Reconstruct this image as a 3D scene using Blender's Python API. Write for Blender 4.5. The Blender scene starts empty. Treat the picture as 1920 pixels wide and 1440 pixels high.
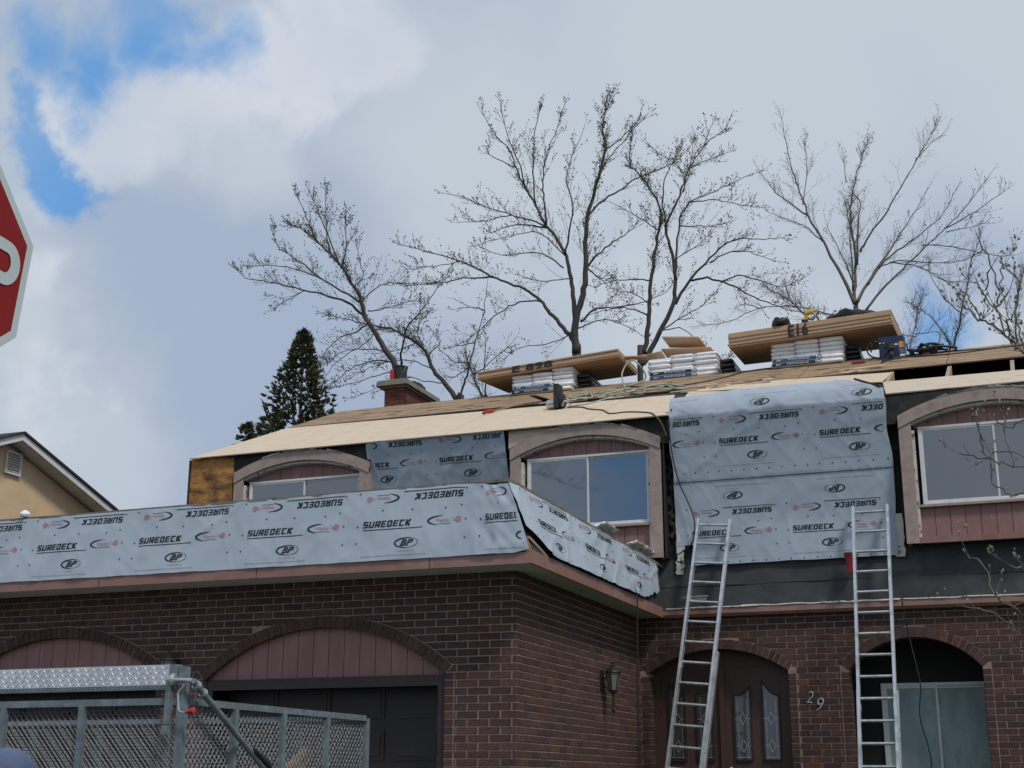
import bpy, bmesh, math, random
from math import radians, sin, cos, pi, sqrt, atan2
from mathutils import Vector, Matrix, noise

R = random.Random(7)
sc = bpy.context.scene
COL = sc.collection

# ------------------------------------------------------------------ camera
cam_d = bpy.data.cameras.new('camera')
cam = bpy.data.objects.new('camera', cam_d)
COL.objects.link(cam)
cam_d.sensor_width = 36.0
cam_d.lens = 48.75
cam_d.clip_start = 0.1
cam_d.clip_end = 3000
_yaw, _pit, _rol = radians(20.917), radians(16.067), radians(0.1426)
_f = Vector((-sin(_yaw) * cos(_pit), cos(_yaw) * cos(_pit), sin(_pit)))
_r = Vector((cos(_yaw), sin(_yaw), 0))
_u = _r.cross(_f)
_r, _u = _r * cos(_rol) + _u * sin(_rol), _u * cos(_rol) - _r * sin(_rol)
cam.matrix_world = Matrix(((_r.x, _u.x, -_f.x, 0), (_r.y, _u.y, -_f.y, 0), (_r.z, _u.z, -_f.z, 1.6), (0, 0, 0, 1)))
sc.camera = cam

# ------------------------------------------------------------------ light and sky
SUN_EL, SUN_AZ = radians(52), radians(126)      # azimuth measured clockwise from +Y (behind the camera, and to the right)
sun_d = bpy.data.lights.new('sun', 'SUN')
sun_d.energy = 2.0
sun_d.angle = radians(10)
sun_d.color = (1.0, 0.95, 0.88)
sun = bpy.data.objects.new('sun', sun_d)
COL.objects.link(sun)
_sd = Vector((sin(SUN_AZ) * cos(SUN_EL), cos(SUN_AZ) * cos(SUN_EL), sin(SUN_EL)))
sun.rotation_euler = _sd.to_track_quat('Z', 'Y').to_euler()
sc.view_settings.view_transform = 'Standard'
sc.view_settings.look = 'None'
sc.view_settings.gamma = 1
sc.view_settings.exposure = 0.0
sc.view_settings.use_curve_mapping = False

world = bpy.data.worlds.new('World')
sc.world = world
world.use_nodes = True
wn = world.node_tree
wn.nodes.clear()


def wN(t, **k):
    n = wn.nodes.new(t)
    for a, b in k.items():
        setattr(n, a, b)
    return n


def wL(a, b):
    wn.links.new(a, b)


w_out = wN('ShaderNodeOutputWorld')
w_bg = wN('ShaderNodeBackground')
w_bg.inputs['Strength'].default_value = 0.1
wL(w_bg.outputs[0], w_out.inputs[0])
w_sky = wN('ShaderNodeTexSky', sky_type='NISHITA', sun_disc=False)
w_sky.sun_elevation = SUN_EL
w_sky.sun_rotation = SUN_AZ
w_sky.altitude = 100
w_sky.air_density = 1.0
w_sky.dust_density = 0.4
w_sky.ozone_density = 1.5
w_tc = wN('ShaderNodeTexCoord')


def w_noise(scale, detail, rough=0.5, off=(0, 0, 0), dist=0.0):
    m = wN('ShaderNodeMapping')
    m.inputs['Location'].default_value = off
    wL(w_tc.outputs['Generated'], m.inputs['Vector'])
    n = wN('ShaderNodeTexNoise')
    n.inputs['Scale'].default_value = scale
    n.inputs['Detail'].default_value = detail
    n.inputs['Roughness'].default_value = rough
    n.inputs['Distortion'].default_value = dist
    wL(m.outputs[0], n.inputs['Vector'])
    return n


def w_math(op, a, b=None, clamp=False):
    n = wN('ShaderNodeMath', operation=op)
    n.use_clamp = clamp
    for i, v in enumerate((a, b)):
        if v is None:
            continue
        if isinstance(v, (int, float)):
            n.inputs[i].default_value = v
        else:
            wL(v, n.inputs[i])
    return n.outputs[0]


def w_range(v, a, b, c=0.0, d=1.0):
    n = wN('ShaderNodeMapRange', interpolation_type='SMOOTHSTEP')
    wL(v, n.inputs['Value'])
    for k, q in (('From Min', a), ('From Max', b), ('To Min', c), ('To Max', d)):
        n.inputs[k].default_value = q
    return n.outputs[0]


# direction, wobbled by noise so that cloud edges are ragged
_n1 = w_noise(9.0, 7.0, 0.58)
_n1b = w_noise(2.6, 3.0, 0.5, (3, 1, 7))
_mix = wN('ShaderNodeVectorMath', operation='SUBTRACT')
wL(_n1.outputs['Color'], _mix.inputs[0])
_mix.inputs[1].default_value = (0.5, 0.5, 0.5)
_scl = wN('ShaderNodeVectorMath', operation='SCALE')
wL(_mix.outputs[0], _scl.inputs[0])
_scl.inputs['Scale'].default_value = 0.15
_dir = wN('ShaderNodeVectorMath', operation='ADD')
wL(w_tc.outputs['Generated'], _dir.inputs[0])
wL(_scl.outputs[0], _dir.inputs[1])


def w_blob(c, r0, r1):
    """1 inside angular radius r0 of direction c, fading to 0 at r1"""
    d = wN('ShaderNodeVectorMath', operation='DISTANCE')
    wL(_dir.outputs[0], d.inputs[0])
    d.inputs[1].default_value = c
    return w_range(d.outputs['Value'], r0, r1, 1.0, 0.0)


def w_max(L):
    o = L[0]
    for q in L[1:]:
        o = w_math('MAXIMUM', o, q)
    return o


def w_mixc(f, a, b):
    n = wN('ShaderNodeMix', data_type='RGBA')
    if isinstance(f, (int, float)):
        n.inputs['Factor'].default_value = f
    else:
        wL(f, n.inputs['Factor'])
    for i, v in ((6, a), (7, b)):
        if isinstance(v, tuple):
            n.inputs[i].default_value = tuple(10 * q for q in v) + (1,)
        else:
            wL(v, n.inputs[i])
    return n.outputs[2]


# holes in the cloud where the blue sky shows (directions of the gaps); unseen gap behind the camera added to blue a dormer pane's reflection
SKY_HOLES = [((-0.592, 0.704, 0.393), 0.020, 0.038), ((-0.607, 0.683, 0.406), 0.016, 0.032), ((-0.609, 0.669, 0.426), 0.018, 0.034), ((-0.559, 0.677, 0.479), 0.005, 0.048), ((-0.504, 0.710, 0.492), 0.005, 0.038), ((-0.520, 0.691, 0.502), 0.007, 0.050), ((-0.592, 0.654, 0.472), 0.007, 0.050), ((-0.575, 0.716, 0.395), 0.007, 0.022), ((-0.571, 0.679, 0.461), 0.007, 0.039), ((-0.060, 0.951, 0.305), 0.013, 0.044), ((-0.229, 0.735, 0.639), 0.021, 0.056), ((0.219, 0.905, 0.363), 0.019, 0.061), ((-0.772, 0.525, 0.360), 0.032, 0.084), ((-0.23, -0.945, 0.215), 0.03, 0.13), ((0.55, -0.6, 0.58), 0.10, 0.30), ((-0.75, -0.3, 0.59), 0.08, 0.25)]
SKY_WHITE = [((-0.589, 0.683, 0.432), 0.011, 0.032), ((-0.567, 0.699, 0.436), 0.022, 0.047), ((-0.529, 0.710, 0.465), 0.026, 0.055), ((-0.491, 0.728, 0.479), 0.026, 0.051), ((-0.535, 0.721, 0.441), 0.011, 0.040), ((-0.423, 0.753, 0.503), 0.033, 0.063), ((-0.401, 0.758, 0.514), 0.030, 0.066), ((-0.456, 0.756, 0.470), 0.022, 0.048), ((-0.631, 0.734, 0.252), 0.011, 0.044), ((-0.606, 0.753, 0.256), 0.007, 0.033), ((-0.614, 0.720, 0.324), 0.004, 0.025), ((-0.609, 0.701, 0.371), 0.004, 0.025)]
SKY_LIGHT = [((-0.140, 0.872, 0.469), 0.074, 0.222), ((0.000, 0.881, 0.474), 0.071, 0.177), ((-0.498, 0.751, 0.434), 0.015, 0.074), ((-0.233, 0.919, 0.319), 0.038, 0.115), ((-0.179, 0.934, 0.309), 0.038, 0.133), ((-0.624, 0.754, 0.206), 0.036, 0.109), ((-0.344, 0.836, 0.426), 0.038, 0.152), ((-0.625, 0.720, 0.302), 0.018, 0.073), ((-0.020, 0.958, 0.287), 0.022, 0.055)]
SKY_DARK = [((-0.550, 0.752, 0.363), 0.037, 0.111), ((-0.581, 0.736, 0.349), 0.022, 0.074), ((-0.582, 0.788, 0.202), 0.037, 0.093), ((-0.500, 0.820, 0.279), 0.038, 0.133), ((-0.012, 0.932, 0.362), 0.011, 0.065), ((-0.437, 0.814, 0.382), 0.019, 0.076)]
hole = w_max([w_blob(c, a, b) for c, a, b in SKY_HOLES])
white = w_max([w_blob(c, a, b) for c, a, b in SKY_WHITE])
light = w_max([w_blob(c, a, b) for c, a, b in SKY_LIGHT])
dark = w_max([w_blob(c, a, b) for c, a, b in SKY_DARK])
# soft mottling everywhere in the overcast, in every direction
mott = w_range(_n1b.outputs['Fac'], 0.32, 0.68)
fine = w_noise(5.0, 6.0, 0.55, (1, 5, 2))
mott2 = w_range(fine.outputs['Fac'], 0.3, 0.7)
cloud = w_mixc(mott, (0.375, 0.445, 0.575), (0.46, 0.535, 0.635))
cloud = w_mixc(w_math('MULTIPLY', mott2, 0.35), cloud, (0.52, 0.585, 0.665))
cloud = w_mixc(w_math('MULTIPLY', dark, 0.6), cloud, (0.335, 0.415, 0.575))
cloud = w_mixc(w_math('MULTIPLY', light, 0.55), cloud, (0.60, 0.655, 0.71))
wfac = w_math('MULTIPLY', white, w_range(fine.outputs['Fac'], 0.28, 0.62, 0.45, 1.0))
cloud = w_mixc(w_math('MULTIPLY', wfac, 0.85), cloud, (0.70, 0.735, 0.815))
blue = w_mixc(0.75, w_sky.outputs[0], (0.115, 0.375, 0.80))
sky_col = w_mixc(w_math('MULTIPLY', hole, w_range(fine.outputs['Fac'], 0.30, 0.60, 0.93, 0.62)), cloud, blue)
# ground half of the sphere: dull
sep = wN('ShaderNodeSeparateXYZ')
wL(w_tc.outputs['Generated'], sep.inputs[0])
below = w_range(sep.outputs['Z'], -0.06, 0.0, 1.0, 0.0)
sky_col = w_mixc(below, sky_col, (0.12, 0.12, 0.11))
wL(sky_col, w_bg.inputs['Color'])

# ------------------------------------------------------------------ materials
MATS = {}


def mat(name, col, rough=0.7, var=0.25, scale=6.0, stretch=(1, 1, 1), bump=0.0, bscale=40.0, metal=0.0, col2=None,
        c2scale=1.5, c2th=(0.5, 0.65), tint=False, spec=0.5, detail=6.0):
    """procedural surface: base colour broken up by noise, an optional second colour in patches, fine relief"""
    m = bpy.data.materials.new(name)
    m.use_nodes = True
    nt = m.node_tree
    b = nt.nodes['Principled BSDF']
    N, L = nt.nodes.new, nt.links.new
    tc = N('ShaderNodeTexCoord')
    mp = N('ShaderNodeMapping')
    mp.inputs['Scale'].default_value = stretch
    L(tc.outputs['Object'], mp.inputs['Vector'])
    n = N('ShaderNodeTexNoise')
    n.inputs['Scale'].default_value = scale
    n.inputs['Detail'].default_value = detail
    n.inputs['Roughness'].default_value = 0.6
    L(mp.outputs[0], n.inputs['Vector'])
    mr = N('ShaderNodeMapRange')
    mr.inputs['From Min'].default_value = 0.3
    mr.inputs['From Max'].default_value = 0.7
    mr.inputs['To Min'].default_value = 1 - var
    mr.inputs['To Max'].default_value = 1 + var
    L(n.outputs['Fac'], mr.inputs['Value'])
    base = N('ShaderNodeRGB')
    base.outputs[0].default_value = (*col, 1)
    src = base.outputs[0]
    if tint:
        at = N('ShaderNodeAttribute')
        at.attribute_name = 'tint'
        src = at.outputs['Color']
    if col2:
        n2 = N('ShaderNodeTexNoise')
        n2.inputs['Scale'].default_value = c2scale
        n2.inputs['Detail'].default_value = 8.0
        n2.inputs['Roughness'].default_value = 0.65
        mp2 = N('ShaderNodeMapping')
        mp2.inputs['Scale'].default_value = stretch
        mp2.inputs['Location'].default_value = (3.1, 7.7, 1.3)
        L(tc.outputs['Object'], mp2.inputs['Vector'])
        L(mp2.outputs[0], n2.inputs['Vector'])
        r2 = N('ShaderNodeMapRange')
        r2.inputs['From Min'].default_value, r2.inputs['From Max'].default_value = c2th
        L(n2.outputs['Fac'], r2.inputs['Value'])
        mx = N('ShaderNodeMix')
        mx.data_type = 'RGBA'
        L(r2.outputs[0], mx.inputs['Factor'])
        L(src, mx.inputs[6])
        mx.inputs[7].default_value = (*col2, 1)
        src = mx.outputs[2]
    mul = N('ShaderNodeVectorMath')
    mul.operation = 'SCALE'
    L(src, mul.inputs[0])
    L(mr.outputs[0], mul.inputs['Scale'])
    L(mul.outputs[0], b.inputs['Base Color'])
    b.inputs['Roughness'].default_value = rough
    b.inputs['Metallic'].default_value = metal
    b.inputs['Specular IOR Level'].default_value = spec
    if bump:
        n3 = N('ShaderNodeTexNoise')
        n3.inputs['Scale'].default_value = bscale
        n3.inputs['Detail'].default_value = 5.0
        L(mp.outputs[0], n3.inputs['Vector'])
        bp = N('ShaderNodeBump')
        bp.inputs['Strength'].default_value = bump
        bp.inputs['Distance'].default_value = 0.01
        L(n3.outputs['Fac'], bp.inputs['Height'])
        L(bp.outputs[0], b.inputs['Normal'])
    MATS[name] = m
    return m


M_brick = mat('brick_face', (0.1, 0.06, 0.05), 0.85, 0.28, 22, bump=0.5, bscale=90, tint=True, spec=0.3)
M_mortar = mat('mortar', (0.30, 0.215, 0.19), 0.95, 0.25, 14, bump=0.4, bscale=120, spec=0.2)
M_brown_alu = mat('brown_aluminium', (0.27, 0.145, 0.12), 0.42, 0.14, 3, (1, 1, 1), col2=(0.32, 0.19, 0.155), c2scale=1.2)
M_trim = mat('mauve_painted_wood', (0.35, 0.27, 0.235), 0.6, 0.14, 8, (1, 1, 1), bump=0.25, col2=(0.27, 0.18, 0.16), c2scale=5, c2th=(.52, .72))
M_panel = mat('rust_brown_siding', (0.275, 0.145, 0.13), 0.65, 0.14, 5, (1, 1, .3), bump=0.2, col2=(0.25, 0.125, 0.11), c2scale=3)
M_soffit = mat('soffit_metal', (0.55, 0.52, 0.51), 0.55, 0.12, 3)
M_felt = mat('black_felt', (0.042, 0.045, 0.049), 0.8, 0.3, 2.5, bump=0.3, bscale=20, col2=(0.06, 0.064, 0.068), c2scale=2)
M_feltd = mat('old_tar_paper', (0.028, 0.026, 0.025), 0.9, 0.5, 6, bump=0.6, bscale=25, col2=(0.075, 0.06, 0.05), c2scale=5, c2th=(.55, .75))
M_ply = mat('new_plywood', (0.66, 0.53, 0.385), 0.7, 0.16, 4, (1, 9, 9), bump=0.1, col2=(0.36, 0.25, 0.15), c2scale=2.0, c2th=(.58, .68))
M_ply_knot = mat('knotty_new_plywood', (0.60, 0.50, 0.38), 0.75, 0.10, 5, (1, 7, 7), bump=0.1, col2=(0.27, 0.18, 0.105), c2scale=2.2, c2th=(.60, .66))
M_oldsheath = mat('weathered_sheathing', (0.35, 0.235, 0.135), 0.85, 0.30, 3.2, (1, 6, 6), bump=0.3, col2=(0.14, 0.095, 0.065), c2scale=1.5, c2th=(.47, .68))
M_rotten = mat('stained_sheathing', (0.42, 0.20, 0.055), 0.85, 0.35, 4, (1, 1, 2), bump=0.3, col2=(0.085, 0.042, 0.022), c2scale=2.2, c2th=(.46, .62))
M_plyedge = mat('stacked_plywood', (0.47, 0.32, 0.20), 0.75, 0.13, 4, (1, 6, 20), bump=0.15, col2=(0.36, 0.21, 0.11), c2scale=3, c2th=(.55, .7))
M_plyunder = mat('plywood_underside', (0.42, 0.25, 0.14), 0.8, 0.12, 3, (1, 5, 5), col2=(0.28, 0.16, 0.09), c2scale=2.0, c2th=(.6, .75))
M_wood = mat('rafter_wood', (0.38, 0.28, 0.20), 0.85, 0.25, 9, (3, 1, 1), bump=0.3)
M_greywood = mat('grey_cap_board', (0.20, 0.175, 0.145), 0.85, 0.25, 6, (1, 1, 1), bump=0.3, col2=(0.11, 0.095, 0.08), c2scale=4)
M_white_alu = mat('white_aluminium', (0.66, 0.65, 0.64), 0.4, 0.08, 8)
M_flash = mat('peeling_white_flashing', (0.6, 0.57, 0.5), 0.6, 0.15, 8, col2=(0.12, 0.10, 0.08), c2scale=9, c2th=(.56, .62))
M_darkframe = mat('dark_brown_frame', (0.025, 0.017, 0.017), 0.5, 0.2, 6)
M_gdoor = mat('garage_door_brown', (0.020, 0.013, 0.011), 0.5, 0.15, 4)
M_door = mat('dark_stained_door', (0.07, 0.035, 0.027), 0.45, 0.25, 7, (4, 4, .6), bump=0.15)
M_wrapm = mat('grey_underlayment', (0.41, 0.47, 0.535), 0.6, 0.07, 2.2, (1, 1, 1), col2=(0.365, 0.42, 0.485), c2scale=1.2, c2th=(.45, .75), spec=0.35)
M_ink = mat('black_ink', (0.012, 0.013, 0.018), 0.5, 0.1, 30)
M_redink = mat('red_ink', (0.46, 0.20, 0.21), 0.6, 0.1, 30)
M_greyink = mat('grey_ink', (0.16, 0.18, 0.21), 0.6, 0.1, 30)
M_alu = mat('ladder_aluminium', (0.62, 0.63, 0.65), 0.35, 0.15, 12, metal=0.75, bump=0.1, bscale=60, col2=(0.42, 0.42, 0.43), c2scale=7)
M_galv = mat('galvanized_steel', (0.17, 0.20, 0.215), 0.5, 0.22, 25, metal=0.25, col2=(0.22, 0.27, 0.295), c2scale=12)
M_mesh = mat('expanded_steel', (0.14, 0.145, 0.15), 0.5, 0.3, 30, metal=0.3)
M_diamond = mat('diamond_plate_metal', (0.62, 0.65, 0.68), 0.5, 0.15, 10, metal=0.35)
M_steel = mat('bright_steel', (0.55, 0.55, 0.55), 0.3, 0.1, 20, metal=0.8)
M_redd = mat('dull_red_cloth', (0.20, 0.015, 0.015), 0.8, 0.15, 20)
M_redp = mat('red_plastic', (0.42, 0.03, 0.025), 0.45, 0.1, 20)
M_blackp = mat('black_plastic', (0.018, 0.018, 0.02), 0.5, 0.2, 20)
M_rubber = mat('black_rubber', (0.016, 0.015, 0.014), 0.6, 0.2, 20)
M_brownhose = mat('brown_cord', (0.11, 0.075, 0.04), 0.6, 0.2, 20)
M_hose = mat('pale_green_hose', (0.36, 0.38, 0.28), 0.5, 0.15, 20)
M_bundle = mat('white_bundle_film', (0.86, 0.86, 0.87), 0.35, 0.12, 9, (1, 1, 3), col2=(0.62, 0.62, 0.64), c2scale=7, c2th=(.55, .7))
M_bundledk = mat('black_bundle_film', (0.03, 0.032, 0.036), 0.3, 0.3, 9)
M_bluefilm = mat('blue_bundle_film', (0.02, 0.085, 0.20), 0.3, 0.15, 12)
M_navyfilm = mat('navy_bundle_film', (0.014, 0.022, 0.045), 0.3, 0.2, 12)
M_whiteink = mat('white_ink', (0.75, 0.75, 0.76), 0.5, 0.05, 20)
M_orange = mat('orange_label', (0.62, 0.30, 0.10), 0.5, 0.1, 30)
M_navybox = mat('navy_cardboard', (0.012, 0.025, 0.085), 0.5, 0.15, 10)
M_yellow = mat('yellow_plastic', (0.60, 0.42, 0.03), 0.4, 0.1, 20)
M_bark = mat('dark_bark', (0.065, 0.055, 0.050), 0.9, 0.4, 14, (3, 3, .6), bump=0.6, bscale=30)
M_barkg = mat('grey_bark', (0.15, 0.13, 0.115), 0.9, 0.35, 14, (3, 3, .6), bump=0.5, bscale=30)
M_bud = mat('leaf_bud', (0.10, 0.075, 0.035), 0.7, 0.4, 20, col2=(0.17, 0.17, 0.03), c2scale=3, c2th=(.5, .6))
M_magbud = mat('downy_bud', (0.24, 0.22, 0.17), 0.8, 0.2, 30)
M_cedar = mat('cedar_foliage', (0.05, 0.06, 0.025), 0.8, 0.4, 6, col2=(0.12, 0.09, 0.045), c2scale=2.5)
M_stucco = mat('beige_stucco', (0.72, 0.52, 0.32), 0.9, 0.07, 3, bump=0.35, bscale=150)
M_whitep = mat('white_paint', (0.72, 0.73, 0.73), 0.5, 0.05, 5)
M_shingle = mat('dark_shingle', (0.035, 0.035, 0.038), 0.9, 0.3, 20, bump=0.5)
M_concrete = mat('chimney_concrete', (0.19, 0.17, 0.145), 0.9, 0.25, 12, bump=0.5, bscale=60)
M_paper = mat('white_plastic_scrap', (0.86, 0.86, 0.87), 0.5, 0.1, 10)
M_signred = mat('sign_red', (0.25, 0.008, 0.006), 0.5, 0.06, 6, spec=0.25)
M_signwhite = mat('sign_white', (0.52, 0.58, 0.56), 0.4, 0.05, 8)
M_grass = mat('lawn', (0.06, 0.08, 0.025), 0.95, 0.4, 3, bump=0.6)
M_asphalt = mat('asphalt', (0.05, 0.05, 0.052), 0.9, 0.25, 30, bump=0.5)
M_drive = mat('driveway_paving', (0.20, 0.19, 0.18), 0.9, 0.2, 10, bump=0.3)
M_kerb = mat('concrete_kerb', (0.35, 0.34, 0.32), 0.9, 0.15, 10, bump=0.3)
M_cloth = mat('navy_cloth', (0.03, 0.035, 0.055), 0.9, 0.2, 20, bump=0.3)
M_cap = mat('blue_cap_cloth', (0.085, 0.115, 0.20), 0.85, 0.12, 20, bump=0.3, col2=(0.11, 0.12, 0.2), c2scale=8)
M_skin = mat('skin', (0.42, 0.25, 0.18), 0.6, 0.08, 10)
M_jean = mat('jeans_cloth', (0.05, 0.065, 0.10), 0.9, 0.2, 20)
M_lampblack = mat('black_lamp_metal', (0.02, 0.018, 0.017), 0.45, 0.2, 10)
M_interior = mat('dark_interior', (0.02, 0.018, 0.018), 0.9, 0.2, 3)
M_digit = mat('tarnished_metal', (0.62, 0.60, 0.57), 0.45, 0.2, 30, metal=0.4)
M_blind = mat('pale_blind', (0.25, 0.32, 0.33), 0.7, 0.16, 2, (1, 1, .4), col2=(0.34, 0.44, 0.45), c2scale=2.5)


def glassmat(name, base, rough, tr=0.0, spec=1.0, coat=1.0, civ=2.4):
    m = bpy.data.materials.new(name)
    m.use_nodes = True
    nt = m.node_tree
    b = nt.nodes['Principled BSDF']
    b.inputs['Base Color'].default_value = (*base, 1)
    b.inputs['Roughness'].default_value = rough
    b.inputs['Specular IOR Level'].default_value = spec
    b.inputs['IOR'].default_value = 1.52
    b.inputs['Coat Weight'].default_value = coat
    b.inputs['Coat Roughness'].default_value = 0.02
    b.inputs['Coat IOR'].default_value = civ
    b.inputs['Transmission Weight'].default_value = tr
    tc = nt.nodes.new('ShaderNodeTexCoord')
    n = nt.nodes.new('ShaderNodeTexNoise')
    n.inputs['Scale'].default_value = 1.3
    nt.links.new(tc.outputs['Object'], n.inputs['Vector'])
    bp = nt.nodes.new('ShaderNodeBump')
    bp.inputs['Strength'].default_value = 0.12
    bp.inputs['Distance'].default_value = 0.02
    nt.links.new(n.outputs['Fac'], bp.inputs['Height'])
    nt.links.new(bp.outputs[0], b.inputs['Normal'])
    return m


M_glass = glassmat('window_glass', (0.012, 0.018, 0.032), 0.04)
M_glassl = glassmat('window_glass_painted_reflection', (0.028, 0.032, 0.036), 0.04)  # lighter base colour stands in for cloud reflected in the middle dormer's left pane
M_glass2 = glassmat('window_glass_curtained', (0.02, 0.022, 0.02), 0.08)
M_lampglass = glassmat('lamp_glass', (0.17, 0.15, 0.15), 0.35, 0.0, civ=1.5)
M_doorglass = glassmat('leaded_glass', (0.03, 0.04, 0.036), 0.2, civ=1.5)

# ------------------------------------------------------------------ mesh helpers


class MB:
    """collects simple shapes and links them as ONE mesh object"""

    def __init__(self):
        self.v, self.f, self.t = [], [], []
        self.cur = None

    def add(self, vs, fs):
        n = len(self.v)
        self.v += [tuple(q) for q in vs]
        self.f += [tuple(i + n for i in q) for q in fs]
        if self.cur is not None:
            self.t += [self.cur] * len(vs)

    def box(self, x0, x1, y0, y1, z0, z1):
        self.hexa([(x0, y0, z0), (x1, y0, z0), (x1, y1, z0), (x0, y1, z0), (x0, y0, z1), (x1, y0, z1), (x1, y1, z1), (x0, y1, z1)])

    def hexa(self, p):
        self.add(p, [(0, 3, 2, 1), (4, 5, 6, 7), (0, 1, 5, 4), (1, 2, 6, 5), (2, 3, 7, 6), (3, 0, 4, 7)])

    def prism(self, poly, d):
        """polygon (3d points) extruded along d"""
        n = len(poly)
        P = [Vector(q) for q in poly]
        Q = [q + Vector(d) for q in P]
        self.add(P + Q, [tuple(range(n - 1, -1, -1)), tuple(range(n, 2 * n))] + [(i, (i + 1) % n, n + (i + 1) % n, n + i) for i in range(n)])

    def bar(self, a, b, w, h=None, up=(0, 0, 1)):
        """rectangular bar from a to b, w wide, h along 'up'"""
        h = h or w
        a, b = Vector(a), Vector(b)
        d = (b - a).normalized()
        u = Vector(up)
        s = d.cross(u)
        if s.length < 1e-4:
            s = d.cross(Vector((1, 0, 0)))
        s.normalize()
        u = s.cross(d)
        s *= w / 2
        u *= h / 2
        self.hexa([a - s - u, a + s - u, a + s + u, a - s + u, b - s - u, b + s - u, b + s + u, b - s + u])

    def tube(self, pts, rads, n=6, cap=True):
        pts = [Vector(q) for q in pts]
        if not hasattr(rads, '__len__'):
            rads = [rads] * len(pts)
        base = len(self.v)
        ref = None
        vs = []
        for i, p in enumerate(pts):
            d = (pts[min(i + 1, len(pts) - 1)] - pts[max(i - 1, 0)])
            if d.length < 1e-9:
                d = Vector((0, 0, 1))
            d.normalize()
            if ref is None:
                ref = d.orthogonal().normalized()
            ref = (ref - d * ref.dot(d))
            if ref.length < 1e-6:
                ref = d.orthogonal()
            ref.normalize()
            s = d.cross(ref)
            for k in range(n):
                a = 2 * pi * k / n
                vs.append(p + (ref * cos(a) + s * sin(a)) * rads[i])
        fs = []
        for i in range(len(pts) - 1):
            for k in range(n):
                a, b = i * n + k, i * n + (k + 1) % n
                fs.append((a, b, b + n, a + n))
        if cap:
            fs.append(tuple(range(n - 1, -1, -1)))
            fs.append(tuple(range((len(pts) - 1) * n, len(pts) * n)))
        self.add(vs, fs)

    def lathe(self, c, prof, n=16, axis=(0, 0, 1)):
        ax = Vector(axis).normalized()
        a = ax.orthogonal().normalized()
        b = ax.cross(a)
        vs = []
        for r, h in prof:
            for k in range(n):
                t = 2 * pi * k / n
                vs.append(Vector(c) + ax * h + (a * cos(t) + b * sin(t)) * r)
        fs = []
        for i in range(len(prof) - 1):
            for k in range(n):
                p, q = i * n + k, i * n + (k + 1) % n
                fs.append((p, q, q + n, p + n))
        fs.append(tuple(range(n - 1, -1, -1)))
        fs.append(tuple(range((len(prof) - 1) * n, len(prof) * n)))
        self.add(vs, fs)

    def mesh(self, name, m, smooth=False):
        me = bpy.data.meshes.new(name)
        me.from_pydata(self.v, [], self.f)
        if m:
            me.materials.append(m)
        if self.t:
            at = me.color_attributes.new('tint', 'FLOAT_COLOR', 'POINT')
            fl = []
            for c in self.t:
                fl += [c[0], c[1], c[2], 1.0]
            at.data.foreach_set('color', fl)
        if smooth:
            me.polygons.foreach_set('use_smooth', [True] * len(me.polygons))
        me.update()
        return me

    def build(self, name, m, parent=None, smooth=False, **k):
        o = bpy.data.objects.new(name, self.mesh(name, m, smooth))
        COL.objects.link(o)
        if parent:
            o.parent = parent
            o.matrix_parent_inverse = parent_inv(parent)
        if k:
            tag(o, **k)
        return o


PLOC = {}


def world_loc(o):
    p = Vector(o.location)
    while o.parent:
        o = o.parent
        p += Vector(o.location)
    return p


def parent_inv(p):

    return Matrix.Translation(-PLOC.get(p.name, Vector((0, 0, 0))))


def tag(o, label=None, cat=None, group=None, kind=None):
    if label:
        o['label'] = label
    if cat:
        o['category'] = cat
    if group:
        o['group'] = group
    if kind:
        o['kind'] = kind
    return o


def thing(name, loc, label, cat, group=None):
    o = bpy.data.objects.new(name, None)
    o.empty_display_size = 0.1
    COL.objects.link(o)
    o.location = loc
    PLOC[o.name] = Vector(loc)
    return tag(o, label, cat, group)


def inst(name, me, parent, loc=(0, 0, 0), rot=(0, 0, 0)):
    o = bpy.data.objects.new(name, me)
    COL.objects.link(o)
    o.location = loc
    o.rotation_euler = rot
    if parent:
        o.parent = parent
        o.matrix_parent_inverse = parent_inv(parent)
    return o


def smooth_path(P, n=6):
    P = [Vector(q) for q in P]
    out = []
    for i in range(len(P) - 1):
        a, b, c, d = P[max(i - 1, 0)], P[i], P[i + 1], P[min(i + 2, len(P) - 1)]
        for k in range(n):
            t = k / n
            out.append(0.5 * ((2 * b) + (c - a) * t + (2 * a - 5 * b + 4 * c - d) * t * t + (3 * b - a - 3 * c + d) * t ** 3))
    out.append(P[-1])
    return out


def text_mesh(s, size=1.0, shear=0.0, offset=0.0, sx=1.0, space=1.0):
    """outline of the text as flat 2D vertices and faces, left-bottom aligned"""
    cu = bpy.data.curves.new('lettering', 'FONT')
    cu.body = s
    cu.size = size
    cu.shear = shear
    cu.offset = offset
    cu.resolution_u = 2
    cu.space_character = space
    o = bpy.data.objects.new('lettering', cu)
    COL.objects.link(o)
    dg = bpy.context.evaluated_depsgraph_get()
    dg.update()
    me = bpy.data.meshes.new_from_object(o.evaluated_get(dg))
    vs = [(v.co.x * sx, v.co.y) for v in me.vertices]
    fs = [tuple(p.vertices) for p in me.polygons]
    bpy.data.objects.remove(o)
    bpy.data.meshes.remove(me)
    x0 = min(v[0] for v in vs)
    y0 = min(v[1] for v in vs)
    y1 = max(v[1] for v in vs)
    x1 = max(v[0] for v in vs)
    return [(v[0] - x0, v[1] - y0) for v in vs], fs, x1 - x0, y1 - y0


def fit_text(s, w, h, shear=0.0, offset=0.0):
    vs, fs, W, H = text_mesh(s, 1.0, shear, offset)
    return [((x - W / 2) * w / W, (y - H / 2) * h / H) for x, y in vs], fs

# ================================================================== GROUND
GZ = 0.8      # level of the plot in front of the house


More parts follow.
